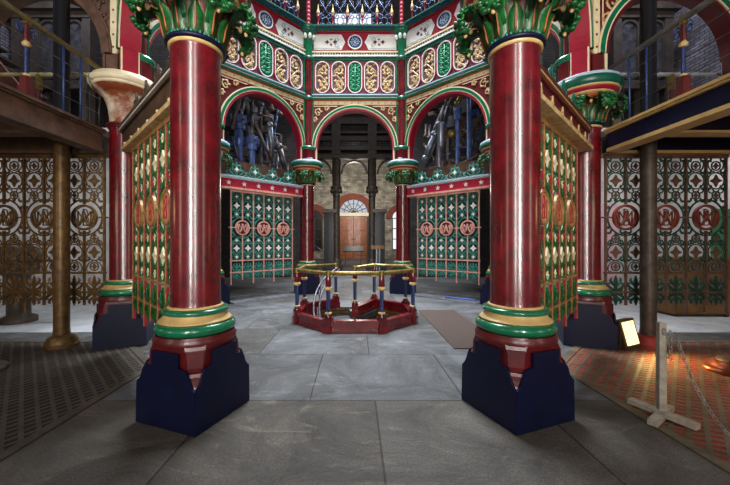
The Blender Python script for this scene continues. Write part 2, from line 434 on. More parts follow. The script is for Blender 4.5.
    for i in range(n1):
        o = link('leaf', l1, cap, rotz=2*PI*(i+.5)/n1)
        if detail: link('midrib', mr, o)
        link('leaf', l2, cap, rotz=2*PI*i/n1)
    for i in range(8):
        link('volute_leaf', l3, cap, rotz=2*PI*(i+.5)/8)
        link('bud', bm, cap, rotz=2*PI*(i+.5)/8); link('bud', bm2, cap, rotz=2*PI*i/8)
    fr = MB()
    for i in range(40):
        a = 2*PI*i/40; fr.ball((.232*cos(a), .232*sin(a), 3.41), .014, .014, .022, 6, 4)
    fr.build('leaf_fringe', M['teal'], cap)
    a = MB()
    a.lathe([(.30, 3.72), (.345, 3.745), (.36, 3.79)], 48, mat=0)
    a.lathe([(.36, 3.79), (.39, 3.80), (.395, 3.82)], 48, mat=1)
    a.lathe([(.395, 3.82), (.43, 3.835), (.44, 3.865)], 48, mat=2)
    a.lathe([(.44, 3.865), (.46, 3.872), (.462, 3.89)], 48, mat=1)
    a.lathe([(.462, 3.89), (.49, 3.92), (.495, 3.98), (.47, 4.02)], 48, mat=3)
    a.lathe([(.47, 4.02), (.475, 4.05), (.44, 4.075), None, (.2, 4.1)], 48, mat=4)
    a.build('abacus', [M['orange'], M['buff'], M['red'], M['dkgreen'], M['paleblue']], t)
    return t

kA = column_proto('large crimson column at left front, capital of drooping green leaves touching the top edge', (-1.482, 3.09), R(-20.5))
dup(kA, (*mir(VA), 0), R(21), 'large crimson column at right front, beside the brown floor mat')
kB = column_proto('crimson column at far left with a plain cream bell capital flaking to rust', VB, R(22.5), plain=True)
dup(kA, (*mir(VB), 0), R(-22.5), 'crimson column at right beside the lit floodlight, green leafy capital')
dup(kA, (*VC, 0), R(-22.5), 'crimson column mostly hidden behind the large left front column')
dup(kA, (*mir(VC), 0), R(22.5), 'crimson column mostly hidden behind the large right front column')
dup(kA, (*VD, 0), R(22.5), 'slim crimson column left of the back arch, behind the brass railed well')
dup(kA, (*mir(VD), 0), R(-22.5), 'slim crimson column right of the back arch, behind the brass railed well')

# ------------------------------------------------------------------ gates (wrought grilles with roundels)
def scroll_bay(upper):
    w = MB()
    def ring(cz, r, t=.011): w.tube([(r*cos(2*PI*i/16), 0, cz+r*sin(2*PI*i/16)) for i in range(16)], t, 5, closed=True)
    for cz, r in ((2.78, .07), (2.545, .128), (2.315, .06), (1.63, .06), (1.415, .128), (1.19, .065)):
        if (cz > 2) == upper: ring(cz, r)
    for sx in (-1, 1):
        for z0, d in (((2.42, 1),) if upper else ((1.54, -1),)):
            w.tube(curve_pts([(sx*.14, 0, z0+.29*d), (sx*.125, 0, z0+.18*d), (sx*.14, 0, z0+.05*d), (sx*.11, 0, z0-.05*d), (sx*.06, 0, z0-.07*d), (sx*.03, 0, z0-.04*d), (sx*.055, 0, z0-.01*d)], 12), .011, 5)
            w.tube(curve_pts([(sx*.02, 0, z0+.26*d), (sx*.09, 0, z0+.30*d), (sx*.125, 0, z0+.38*d), (sx*.10, 0, z0+.44*d), (sx*.07, 0, z0+.42*d)], 10), .010, 5)
        for z in ((2.86, 2.67, 2.42, 2.22) if upper else (1.72, 1.54, 1.29)):
            w.ball((sx*.105, 0, z), .034, .014, .022, 6, 4); w.ball((sx*.075, 0, z+.03), .018, .012, .034, 6, 4)
    return w
def flower(r, c=.022):
    f = MB()
    for k in range(4):
        a = k*PI/2
        X = Matrix.Rotation(-a, 4, 'Y')
        f.prism([(0, 0), (r*.34, r*.36), (r*.16, r*.7), (0, r), (-r*.16, r*.7), (-r*.34, r*.36)], -.012, .012, X=X)
    f.ball((0, 0, 0), c, .02, c, 8, 4)
    return f
def fleuron(h):
    f = MB()
    f.prism([(-.012, 0), (.012, 0), (.03, h*.45), (.022, h*.75), (0, h), (-.022, h*.75), (-.03, h*.45)], -.012, .012)
    for sx in (-1, 1):
        f.tube(curve_pts([(0, 0, h*.1), (sx*.06, 0, h*.16), (sx*.115, 0, h*.34), (sx*.12, 0, h*.5), (sx*.085, 0, h*.5)], 9), [.012, .015, .018, .02, .02, .019, .016, .014, .012], 6)
        f.tube(curve_pts([(0, 0, h*.3), (sx*.045, 0, h*.45), (sx*.085, 0, h*.72), (sx*.06, 0, h*.85)], 7), [.012, .015, .019, .02, .018, .014, .01], 6)
        f.tube(curve_pts([(0, 0, h*.12), (sx*.05, 0, h*.02), (sx*.1, 0, h*.08), (sx*.10, 0, h*.2)], 6), [.01, .013, .015, .015, .012, .01], 6)
    return f
def monogram():
    """interlaced M, B and W"""
    g = MB(); y = -.012
    g.tube(curve_pts([(-.15, y, .085), (-.135, y, -.02), (-.085, y, -.125), (-.03, y, -.03), (0, y, .1)], 14), .019, 6)
    g.tube(curve_pts([(.15, y, .085), (.135, y, -.02), (.085, y, -.125), (.03, y, -.03), (0, y, .1)], 14), .019, 6)
    for sx in (-1, 1):
        g.tube([(sx*.1, 0, -.1), (sx*.1, 0, .1)], .012, 6)
        g.tube([(sx*.1, 0, .1), (0, 0, -.07)], .010, 6)
        g.box(sx*.1-.026, sx*.1+.026, -.01, .01, -.118, -.098); g.box(sx*.15-.024, sx*.15+.024, y-.01, y+.01, .08, .096)
    g.tube([(-.022, .006, -.12), (-.022, .006, .13)], .011, 6)
    g.tube(curve_pts([(-.022, .006, .13), (.04, .006, .11), (.04, .006, .03), (-.02, .006, .01)], 10), .010, 6)
    g.tube(curve_pts([(-.02, .006, .01), (.055, .006, -.01), (.055, .006, -.11), (-.022, .006, -.12)], 10), .010, 6)
    return g
GW = .95
def gate_proto(label, loc, rotz, bar, leaf, flow, med, let, flr, backing=None, fill=None):
    t = thing('ornamental_gate', label, 'gate', loc, rotz, 'wrought iron gates with lettered roundels')
    step = 2*GW/6
    two = isinstance(bar, list)
    def vb(*zz):
        m = MB()
        for z0, z1 in zz:
            if two: m.box(-.012, .012, -.022, .022, z0, z1, 0).box(-.026, .026, -.014, .014, z0, z1, 1)
            else: m.box(-.014, .014, -.016, .016, z0, z1)
        return m.mesh('vertical_bar', bar)
    evenb = vb((.46, 2.92)); oddb = vb((.58, 1.755), (2.175, 2.92))
    for i in range(7):
        link('vertical_bar', oddb if i % 2 else evenb, t, (-GW+i*step, 0, 0))
    MB().box(-GW-.02, GW+.02, -.022, .022, 2.90, 2.955).build('rail', bar, t)
    for z in (1.09, .785): MB().box(-GW-.03, GW+.03, -.014, .014, z-.015, z+.015).build('rail', bar, t)
    for a, b in ((-GW-.06, -GW+step-.21), (-GW+step+.21, -GW+3*step-.21), (-GW+3*step+.21, -GW+5*step-.21), (-GW+5*step+.21, GW+.06)):
        MB().box(a, b, -.014, .014, 1.953, 1.977).build('rail', bar, t)
    sbu = scroll_bay(True).mesh('scroll_panel', leaf); sbl = scroll_bay(False).mesh('scroll_panel', leaf)
    f1 = flower(.098).mesh('flower', flow); f2 = flower(.052, .014).mesh('flower', flow)
    fu = fleuron(.25).mesh('fleuron', flr); fd = fleuron(.2).mesh('fleuron', flr)
    for i in range(6):
        xb = -GW+(i+.5)*step
        for me, z1, zz in ((sbu, 2.545, (2.78, 2.315)), (sbl, 1.415, (1.63, 1.19))):
            s_ = link('scroll_panel', me, t, (xb, 0, 0))
            link('flower', f1, s_, (0, 0, z1))
            for z in zz: link('flower', f2, s_, (0, 0, z))
        link('fleuron', fu, t, (xb, 0, .80))
        d = link('fleuron', fd, t, (xb, 0, .775)); d.rotation_euler = (PI, 0, 0)
    md = MB().arc(.17, .203, -.022, .022, 0, 0, 0, 2*PI, 32)
    md = md.mesh('roundel', med)
    og = MB().tube([(.285*cos(2*PI*i/32), 0, .285*sin(2*PI*i/32)) for i in range(32)], .014, 6, closed=True)
    for k in range(12):
        a = 2*PI*k/12
        if abs(sin(a)) > .2 and abs(cos(a)) > .2: og.ball((.315*cos(a), 0, .315*sin(a)), .03, .014, .03, 6, 4)
    og = og.mesh('wreath', leaf); mg = monogram().mesh('monogram', let)
    fm = MB().arc(.003, .167, -.004, .008, 0, 0, 0, 2*PI, 32).mesh('disc', fill) if fill else None
    for i in (1, 3, 5):
        o = link('roundel', md, t, (-GW+i*step, 0, 1.965)); link('monogram', mg, o); link('wreath', og, o)
        if fm: link('disc', fm, o)
    return t

gCD = gate_proto('teal and salmon gate standing left of the back arch', *SIDES['CD'], M['pink'], M['teal'], M['white'], M['pink'], M['pink'], M['teal'], fill=M['ringbg'])
dup(gCD, *SIDES['dc'], 'teal and salmon gate standing right of the back arch')
gAB = gate_proto('gilt and green gate seen edge-on behind the large left front column', *SIDES['AB'], [M['oldgilt'], M['red']], M['leaf'], M['cream'], M['oldgilt'], M['red'], M['leaf'], fill=M['apricot'])
dup(gAB, *SIDES['ba'], 'gilt and green gate seen edge-on behind the large right front column')
gL = gate_proto('bronze brown openwork gate at far left beneath the rusty gallery', (-4.91, 5.23, 0), 0, M['bronze'], M['bronze'], M['bronze'], M['bronze'], M['bronze'], M['bronze'])
gR = gate_proto('dark green openwork gate with red letters at far right beneath the navy gallery', (4.91, 5.23, 0), 0, M['rust'], M['pine'], M['rust'], M['ruddy'], M['ruddy'], M['pine'])

# ------------------------------------------------------------------ lintels over the gates with stars and cresting
def star(r=.075, ri=.033):
    return [((r if k % 2 == 0 else ri)*sin(k*PI/5), (r if k % 2 == 0 else ri)*cos(k*PI/5)) for k in range(10)]
def crest_unit():
    c = MB()
    c.prism([(-.018, 0), (.018, 0), (.03, .2), (.04, .28), (0, .42), (-.04, .28), (-.03, .2)], -.015, .015)
    for sx in (-1, 1):
        for pts in ([(0, 0, .02), (sx*.08, 0, .05), (sx*.17, 0, .13), (sx*.16, 0, .2), (sx*.11, 0, .18)],
                    [(0, 0, .1), (sx*.06, 0, .15), (sx*.12, 0, .27), (sx*.09, 0, .33), (sx*.06, 0, .3)],
                    [(0, 0, .02), (sx*.12, 0, .02), (sx*.24, 0, .06), (sx*.28, 0, .12), (sx*.24, 0, .14)]):
            c.tube(curve_pts(pts, 9), [.010, .012, .014, .016, .017, .016, .014, .012, .010], 6)
            c.ball(pts[-1], .024, .016, .024, 7, 4)
    return c
def lintel_proto(label, loc, rotz, body, strip, mould, mark, crest, n=6, bead=None, marks='star', wide=.07):
    t = thing('gate_lintel', label, 'lintel', loc, rotz, 'lintels above the gates')
    MB().box(-1.27, 1.27, -.09, .09, 3.01, 3.22).build('beam', body, t)
    MB().box(-1.27, 1.27, -.09-wide, .09+wide, 2.955, 3.01).build('bottom_moulding', strip, t)
    m = MB().box(-1.26, 1.26, -.12, .12, 3.22, 3.255, 0).box(-1.26, 1.26, -.135, .135, 3.255, 3.275, 1).box(-1.26, 1.26, -.15, .15, 3.275, 3.30, 0)
    m.build('top_moulding', [mould, bead or M['white']], t)
    for i in range(n):
        x = -1.05+2.1*i/(n-1)
        for sy in (-1, 1):
            if marks == 'star': mm = MB().prism(star(), -.012, .012)
            elif marks == 'stud': mm = MB().ball((0, 0, -.02), .022, .02, .022, 8, 5)
            else: mm = MB().prism([(-.02, 0), (.02, 0), (.012, .05), (.04, .075), (.018, .09), (0, .15), (-.018, .09), (-.04, .075), (-.012, .05)], -.012, .012)
            mm.build({'star': 'star', 'stud': 'stud'}.get(marks, 'fleur_ornament'), mark, t, (x, sy*.094, 3.115 if marks == 'star' else 3.04))
    if crest:
        cm = crest_unit().mesh('crest', crest); dm = flower(.07).mesh('crest_flower', M['white'])
        for x in (-.8, -.27, .27, .8):
            o = link('crest', cm, t, (x, 0, 3.295)); link('crest_flower', dm, o, (0, -.015, .2))
    return t
lCD = lintel_proto('crimson lintel with white stars over the teal gate left of the back arch', *SIDES['CD'], M['lintelred'], M['pink'], M['paleblue'], M['white'], M['teal'], wide=.02)
dup(lCD, *SIDES['dc'], 'crimson lintel with white stars over the teal gate right of the back arch')
lintel_proto('dark umber lintel with gilt lower edge over the gilt gate at left', *SIDES['AB'], M['umber'], M['gold'], M['umber'], M['gold'], M['umber'], 6, marks='stud', wide=.015)
lintel_proto('maroon lintel with pale fleurs and wide gold lower band over the gilt gate at right', *SIDES['ba'], M['maroon'], M['gold'], M['maroon'], M['buff'], M['dkgreen'], 6, bead=M['buff'], marks='fleur')

# ------------------------------------------------------------------ arcades: arch, spandrels, frieze, cornice
ZS = 4.49
def arch_plate(mb, r, hw, z0, z1, y0, y1, n=32, mat=0):
    """rectangle hw wide up to z1 with a semicircle of radius r cut out of it"""
    outer = []
    for i in range(n+1):
        a = PI*i/n; c_, s_ = cos(a), sin(a)
        k = min(hw/abs(c_) if abs(c_) > 1e-6 else 1e9, (z1-z0)/s_ if s_ > 1e-6 else 1e9)
        outer.append((k*c_, z0+k*s_))
    ca = math.atan2(z1-z0, hw)
    vs, fs = [], []
    inner = [(r*cos(PI*i/n), z0+r*sin(PI*i/n)) for i in range(n+1)]
    for y in (y0, y1):
        vs += [(x, y, z) for x, z in inner]+[(x, y, z) for x, z in outer]
    k = n+1
    for i in range(n):
        fs.append((i, k+i, k+i+1, i+1)); fs.append((2*k+i, 2*k+i+1, 3*k+i+1, 3*k+i))
        fs.append((i, i+1, 2*k+i+1, 2*k+i)); fs.append((k+i, 3*k+i, 3*k+i+1, k+i+1))
        # corner fill
        if (outer[i][0] >= hw-1e-4 or outer[i+1][0] <= -hw+1e-4) and (abs(outer[i][1]-z1) > 1e-4) != (abs(outer[i+1][1]-z1) > 1e-4):
            cx = hw if outer[i][0] >= hw-1e-4 else -hw
            o = len(vs); vs += [(cx, y0, z1), (cx, y1, z1)]
            fs.append((k+i, o, k+i+1)); fs.append((3*k+i, 3*k+i+1, o+1)); 
    mb.add(vs, fs, False, mat)

def capsule(hw, z0, z1, n=10):
    p = [(hw*cos(PI*i/n), z1-hw+hw*sin(PI*i/n)) for i in range(n+1)]
    return p+[(-hw*cos(PI*i/n), z0+hw-hw*sin(PI*i/n)) for i in range(n+1)]
def capsule_ring(mb, hw, z0, z1, t, y0, y1, mat=0):
    a = capsule(hw, z0, z1); b = capsule(hw-t, z0+t, z1-t); n = len(a)
    vs = [(x, y, z) for y in (y0, y1) for p in (a, b) for x, z in p]; fs = []
    for i in range(n):
        j = (i+1) % n
        fs += [(i, j, n+j, n+i), (2*n+i, 3*n+i, 3*n+j, 2*n+j), (i, 2*n+i, 2*n+j, j), (n+i, n+j, 3*n+j, 3*n+i)]
    mb.add(vs, fs, False, mat)

def acanthus_scroll(zc, h, w):
    g = MB(); z0 = zc-h/2
    def leafy(pts, r):
        n = len(pts)
        g.tube(pts, [r*(1-.5*i/(n-1)) for i in range(n)], 6)
    for sx, zz in ((1, z0+h*.27), (-1, z0+h*.73)):
        pts = spiral(0, zz, w*.80, w*.14, -PI/2 if sx > 0 else PI/2, .9*sx*1.25, 18)
        leafy(pts, .034)
        for k in range(1, 16, 2):
            x, y, z = pts[k]; x2, _, z2 = pts[k+1]
            dx, dz = x2-x, z2-z; l_ = math.hypot(dx, dz) or 1; nx, nz = dz/l_*sx, -dx/l_*sx
            q = .075*(1-k/26)
            g.tube([(x, -.006, z), (x+nx*q*.6+dx*.5, -.016, z+nz*q*.6+dz*.5), (x+nx*q*.8+dx*1.3, -.01, z+nz*q*.8+dz*1.3)], [.022, .024, .008], 5)
        g.ball((0, -.015, zz), .035, .022, .035, 8, 5)
    leafy(curve_pts([(-w*.7, 0, z0+h*.05), (w*.75, 0, z0+h*.3), (0, 0, zc), (-w*.75, 0, z0+h*.7), (w*.7, 0, z0+h*.95)], 18), .032)
    for sx, sz in ((1, .47), (-1, .55), (1, .9), (-1, .08), (-.9, .95), (.9, .04), (.8, .62), (-.8, .38)):
        x, z = sx*w*.72, z0+h*sz
        for q in (-1, 0, 1): g.tube([(x*.7, -.004, z-.03), (x+q*.03, -.016, z+.01+.02*(q == 0)), (x*1.05+q*.055, -.008, z+.03+.03*(q == 0))], [.014, .018, .006], 5)
    return g
def green_relief(zc, h, w):
    g = MB()
    g.tube([(0, 0, zc-h*.46), (0, 0, zc+h*.46)], .02, 6)
    for k in range(6):
        z = zc-h*.36+k*h*.145
        for sx in (-1, 1):
            g.tube(curve_pts([(0, 0, z-.06), (sx*w*.5, 0, z-.03), (sx*w*.85, 0, z+.03), (sx*w*.55, 0, z+.06), (sx*w*.4, 0, z+.03)], 8), .022, 5)
            g.ball((sx*w*.35, -.01, z-.03), .035, .02, .03, 6, 4)
    return g

def arcade_proto(label, loc, rotz, hw=1.5, r=1.17, upper=True, pal=None, name='arcade_panel'):
    P = dict(body=M['red'], ring=M['green'], pale=M['cream'], dots=M['dotted'], gold=M['gold'], field=M['maroon'], jamb=M['red'])
    if pal: P.update(pal)
    t = thing(name, label, 'arcade', loc, rotz, 'arched iron panels of the octagon')
    Wh = hw-.06; zt = 5.93 if upper else 5.6
    TH = .10
    m = MB(); arch_plate(m, r, Wh, ZS, zt, -TH, TH); m.build('spandrel', P['field'], t)
    for sx in (-1, 1):
        j = MB(); a, b = sorted((sx*r, sx*Wh)); j.box(a, b, -TH, TH, 4.08, ZS, 0)
        a, b = sorted((sx*(r+.012), sx*(r+.05))); j.box(a, b, -TH-.02, TH+.02, 4.08, ZS, 1)
        j.build('jamb', [P['jamb'], P['pale']], t)
    for nm, r0, r1, d, mt in (('arch_soffit', r-.005, r+.05, .03, P['body']), ('arch_bead', r+.05, r+.075, .045, P['pale']), ('arch_ring', r+.075, r+.14, .06, P['ring']), ('arch_bead', r+.14, r+.168, .045, P['pale'])):
        MB().arc(r0, r1, -TH-d, TH+d, ZS, n=40).build(nm, mt, t)
    # cream stencilled border, red line and pale line round each spandrel
    b = MB(); xo = Wh
    for sy in (-1, 1):
        def bar(x0, x1, z0, z1, d, mi):
            ya, yb = sorted((sy*TH*.9, sy*(TH+d))); b.box(x0, x1, ya, yb, z0, z1, mi)
        bar(-xo, xo, zt-.10, zt, .022, 0)
        for sx in (-1, 1):
            for x0, x1, d, mi, zz in ((xo-.10, xo, .022, 0, ZS), (xo-.14, xo-.10, .014, 1, ZS+.25), (xo-.157, xo-.14, .02, 2, ZS+.35)):
                a, c = sorted((sx*x0, sx*x1)); bar(a, c, zz, zt-.1, d, mi)
            a, c = sorted((sx*.42, sx*(xo-.1))); bar(a, c, zt-.14, zt-.10, .014, 1)
            a, c = sorted((sx*.55, sx*(xo-.14))); bar(a, c, zt-.157, zt-.14, .02, 2)
    b.build('border', [P['dots'], P['body'], P['pale']], t)
    dd = MB()
    for sy in (-1, 1):
        nn = int(2*xo/.2)
        for i in range(nn):
            x = -xo+.1+i*(2*xo-.2)/(nn-1); dd.box(x-.012, x+.012, sy*(TH+.024)-.004, sy*(TH+.024)+.004, zt-.065, zt-.035)
        for sx in (-1, 1):
            for i in range(7): dd.box(sx*(xo-.05)-.012, sx*(xo-.05)+.012, sy*(TH+.024)-.004, sy*(TH+.024)+.004, ZS+.1+i*.19-.015, ZS+.1+i*.19+.015)
    dd.build('stencil_dots', P['field'], t)
    for sx in (-1, 1):
        g = MB(); cx, cz = sx*(xo-.31), zt-.31
        for sy in (-1, 1):
            y = sy*(TH+.015)
            for x0, z0, rr, tn in ((cx, cz, .12, 1.2), (cx+sx*.1, cz-.24, .075, 1.1), (cx-sx*.26, cz+.1, .07, 1.1)):
                g.tube(spiral(x0, z0, rr, .02, PI/2*sx, tn*sx, 16, y), .018, 5)
                for k in range(5):
                    a = 2*PI*k/5; g.ball((x0+rr*.8*cos(a), y, z0+rr*.8*sin(a)), .03, .018, .03, 6, 4)
        g.build('spandrel_scroll', P['gold'], t)
    if not upper: return t
    W2 = hw-.04
    s_ = MB()
    for z0, z1, d, mi in ((5.93, 5.97, .08, 0), (5.97, 6.02, .12, 1), (6.02, 6.05, .10, 2), (6.05, 6.10, .14, 3), (6.10, 6.15, .10, 4)):
        s_.box(-W2, W2, -TH-d+.05, TH+d-.05, z0, z1, mi)
    s_.build('string_course', [M['orange'], M['dkgreen'], M['white'], M['dkgreen'], M['paleblue']], t)
    MB().box(-W2, W2, -TH+.03, TH-.03, 6.15, 7.27).build('frieze_panel', M['lavender'], t)
    f = MB()
    for sy in (-1, 1):
        y0, y1 = sorted((sy*(TH-.04), sy*(TH+.02)))
        f.box(-W2, -W2+.07, y0, y1, 6.15, 7.27, 0); f.box(W2-.07, W2, y0, y1, 6.15, 7.27, 0)
        f.box(-W2, W2, y0, y1, 7.2, 7.27, 0)
    f.build('frieze_frame', [M['dkgreen']], t)
    cs = .505
    red = MB(); wh = MB()
    capsule_ring(red, .25, 6.16, 7.2, .035, -TH+.02, -TH-.012); capsule_ring(red, .25, 6.16, 7.2, .035, TH-.02, TH+.012)
    capsule_ring(wh, .22, 6.19, 7.17, .022, -TH+.02, -TH-.03); capsule_ring(wh, .22, 6.19, 7.17, .022, TH-.02, TH+.03)
    rm = red.mesh('capsule_border', M['red']); wm = wh.mesh('capsule_rim', M['white'])
    sc = acanthus_scroll(6.68, .93, .17).mesh('gilt_scroll', M['gold']); gr = green_relief(6.68, .9, .17).mesh('green_relief', M['panelgreen'])
    gb = MB().prism(capsule(.205, 6.2, 7.16), -.02, .02).mesh('relief_ground', M['dkgreen'])
    for i in range(5):
        x = (i-2)*cs
        o = link('capsule_border', rm, t, (x, 0, 0)); link('capsule_rim', wm, o)
        for sy in (-1, 1):
            y = sy*(TH-.02)
            if i == 2:
                link('relief_ground', gb, o, (0, y, 0)); link('green_relief', gr, o, (0, y+sy*.02, 0))
            else:
                q = link('gilt_scroll', sc, o, (0, y, 0), 0 if sy < 0 else PI)
                if i > 2 and sy < 0: q.scale = (-1, 1, 1)
    mo = MB()
    for z0, z1, d, mi in ((7.27, 7.31, .03, 0), (7.31, 7.36, .05, 1), (7.36, 7.42, .03, 2), (7.42, 7.47, .06, 3)):
        mo.box(-W2, W2, -TH-d, TH+d, z0, z1, mi)
    for i in range(36):
        x = -W2+.04+i*(2*W2-.08)/35
        for sy in (-1, 1): mo.ball((x, sy*(TH+.035), 7.39), .022, .02, .022, 6, 4, mat=1)
    mo.build('frieze_moulding', [M['dkgreen'], M['white'], M['lavender'], M['dotted']], t)
    # upper cream panel
    MB().box(-W2, W2, -TH, TH, 7.47, 8.06).build('upper_panel', M['red'], t)
    for sy in (-1, 1):
        for sx in (-1, 1):
            y0, y1 = sorted((sy*TH*.9, sy*(TH+.015)))
            p = MB().prism([(sx*.42, 7.53), (sx*(W2-.1), 7.53), (sx*(W2-.1), 8.0), (sx*.42, 8.0), (sx*.30, 7.765)], y0, y1)
            pn = p.build('cream_panel', M['ivory'], t)
            y = sy*(TH+.02)
            tr = MB()
            for z0, z1 in ((7.57, 7.585), (7.945, 7.96)): 
                a, c = sorted((sx*.45, sx*(W2-.14))); tr.box(a, c, y-.005, y+.005, z0, z1)
            a, c = sorted((sx*(W2-.155), sx*(W2-.14))); tr.box(a, c, y-.005, y+.005, 7.57, 7.96)
            for q in (-1, 1):
                tr.tube(spiral(sx*.56, 7.765+q*.09, .07, .02, 0, sx*1.1, 12, y), .012, 5)
            tr.build('blue_stencil', M['paleblue'], pn)
            ft = MB()
            for x in (.62, .86): ft.add(flower(.07).v, flower(.07).f, False, 0, Matrix.Translation((sx*x, y, 7.765)))
            for q in (-1, 1): ft.add(flower(.04, .01).v, flower(.04, .01).f, False, 0, Matrix.Translation((sx*.74, y, 7.765+q*.08)))
            ft.build('red_stencil', M['maroon'], pn)
        y0, y1 = sorted((sy*TH, sy*(TH+.03)))
        rd = MB().arc(.003, .19, y0, y1, 7.765, 0, 0, 2*PI, 28)
        ro = rd.build('roundel', M['blue'], t)
        rr = MB().arc(.19, .225, min(y0, y1)-.005, max(y0, y1)+.005, 7.765, 0, 0, 2*PI, 28)
        rr.build('roundel_rim', M['white'], ro)
        st = MB()
        for k in range(6):
            a = PI*k/3; st.tube([(0, sy*(TH+.034), 7.765), (.15*cos(a), sy*(TH+.034), 7.765+.15*sin(a))], .014, 5)
            st.ball((.11*cos(a+.5), sy*(TH+.034), 7.765+.11*sin(a+.5)), .028, .01, .028, 6, 4)
        st.build('roundel_star', M['paleblue'], ro)
    co_ = MB()
    for z0, z1, d, mi in ((8.06, 8.09, .05, 0), (8.09, 8.13, .12, 1), (8.13, 8.16, .16, 2), (8.16, 8.20, .20, 1)):
        co_.box(-W2, W2, -TH-d, TH+d, z0, z1, mi)
    co_.build('cornice', [M['red'], M['dkgreen'], M['blue']], t)
    return t
aCD = arcade_proto('painted arch and frieze framing the blue machinery left of the back arch', *SIDES['CD'])
dup(aCD, *SIDES['dc'], 'painted arch and frieze framing the machinery right of the back arch')
dup(aCD, *SIDES['DD'], 'central painted arch and frieze at the back, with the oak door seen through it')
dup(aCD, *SIDES['BC'], 'painted arch glimpsed behind the large left front column, above its gate line')
dup(aCD, *SIDES['cb'], 'painted arch glimpsed behind the large right front column, above its gate line')
dup(aCD, *SIDES['AB'], 'painted arch rising out of the picture from the cream capital at far left')
dup(aCD, *SIDES['ba'], 'painted arch rising out of the picture between the two right hand columns')
arcade_proto('unpainted brown arch over the left gallery', (-4.91, 5.23, 0), 0, 1.29, 1.0, False,
             dict(body=M['rust'], ring=M['rust'], pale=M['rust'], dots=M['cream'], gold=M['rust'], field=M['rust'], jamb=M['rust']))
arcade_proto('crimson, cream and green arch over the right gallery', (4.91, 5.23, 0), 0, 1.29, 1.0, False, dict(body=M['maroon'], jamb=M['maroon']))

# ------------------------------------------------------------------ colonnettes at the angles of the octagon
def colonnette(label, loc, rotz):
    t = thing('colonnette', label, 'colonnette', loc, rotz, 'colonnettes at the angles of the octagon')
    MB().lathe([(.21, 4.102), (.22, 4.115), (.2, 4.14), None, (.2, 4.40)], 8, ph=PI/8, smooth=False).build('base_block', M['crimson'], t)
    MB().lathe([(.2, 4.40), (.235, 4.41), (.245, 4.45), (.235, 4.49), (.21, 4.5), (.15, 4.52)], 32).build('base_ring', M['green'], t)
    MB().lathe([(.12, 4.51), (.115, 4.6), (.115, 7.3)], 24).build('shaft', M['crimson'], t)
    for z in (5.93, 7.16): MB().lathe([(.12, z), (.15, z+.02), (.15, z+.08), (.12, z+.12)], 24).build('shaft_ring', M['dkgreen'], t)
    for sx in (-1, 1):   # painted strips of the pier either side
        m = MB().box(sx*.14-.018, sx*.14+.018, -.04, .04, 4.5, 7.95)
        m.build('pier_strip', M['green'], t)
    c = MB().lathe([(.115, 7.28), (.115, 7.5), (.13, 7.7), (.16, 7.84), (.18, 7.92), (.18, 7.97)], 24); c = c.build('capital', M['green'], t)
    v = MB()
    for k in range(8):
        a = 2*PI*k/8; v.ball((.185*cos(a), .185*sin(a), 7.84), .055, .055, .085, 8, 5)
    v.build('volute', M['white'], c)
    MB().lathe([(.18, 7.965), (.25, 8.0), (.25, 8.05), None, (.28, 8.07), (.28, 8.15), None, (.16, 8.19), (.16, 8.22)], 24).build('pedestal', M['dkgreen'], t)
    p = MB(); zz = [8.21+i*.02 for i in range(60)]
    p.lathe([(.055+.012*abs(sin(i*.5)), z) for i, z in enumerate(zz)], 12); p.build('post', M['red'], t)
    return t
cl = None
for nm, V, rz in (('left of the central painted arch at the back', VD, R(22.5)), ('right of the central painted arch at the back', mir(VD), R(-22.5)),
                  ('standing on the cream capital at far left', VB, R(22.5+45)), ('standing on the leafy capital beside the right gallery', mir(VB), R(-67.5)),
                  ('hidden behind the large left front column', VC, R(67.5)), ('hidden behind the large right front column', mir(VC), R(-67.5))):
    lb = 'slim crimson colonnette '+nm
    dv = Vector((0-V[0], 6.73-V[1], 0)).normalized()*.17
    L3 = (V[0]+dv.x, V[1]+dv.y, 0)
    if cl is None: cl = colonnette(lb, L3, rz)
    else: dup(cl, L3, rz, lb)

# ------------------------------------------------------------------ upper balustrade
def balustrade(label, loc, rotz):
    t = thing('upper_balustrade', label, 'balustrade', (loc[0], loc[1], -.138), rotz, 'upper balustrades of blue ironwork')
    MB().box(-1.4, 1.4, -.02, .02, 8.335, 8.38).box(-1.4, 1.4, -.025, .025, 9.35, 9.40).build('rail', M['blue'], t)
    bm = MB().lathe([(.03, 8.37), (.03, 8.44), (.045, 8.46), (.02, 8.5), (.02, 8.72), (.045, 8.76), (.05, 8.8), (.02, 8.83)], 10).mesh('baluster', M['red'])
    fm = MB().lathe([(.02, 8.82), (.055, 8.86), (.05, 8.92), (.02, 9.02), (.008, 9.16)], 10).mesh('finial', M['buff'])
    for i in range(6):
        o = link('baluster', bm, t, (-1.15+i*.46, 0, 0)); link('finial', fm, o)
    for i in range(7):
        x = -1.38+i*.46; s_ = MB()
        for sx in (-1, 1):
            s_.tube(spiral(sx*.1, 8.5, .1, .025, -PI/2, sx*1.3, 16), .013, 5)
            s_.tube(spiral(sx*.1, 8.78, .1, .025, PI/2, -sx*1.3, 16), .013, 5)
            s_.tube([(sx*.23, 0, 8.62), (0, 0, 9.0), (-sx*.23, 0, 9.36)], .012, 5)
            s_.tube(spiral(sx*.1, 9.18, .09, .025, -PI/2, sx*1.3, 16), .012, 5)
        s_.tube([(.1*cos(2*PI*k/16), 0, 8.62+.13*sin(2*PI*k/16)) for k in range(16)], .012, 5, closed=True)
        if abs(x) < 1.3: s_.build('scroll_panel', M['blue'], t, (x+0, 0, 0))
    return t
b0 = balustrade('blue scrolled balustrade with red balusters above the central painted arch', *SIDES['DD'])
dup(b0, (SIDES['CD'][0][0], SIDES['CD'][0][1], -.138), SIDES['CD'][1], 'blue scrolled balustrade above the left machinery arch')
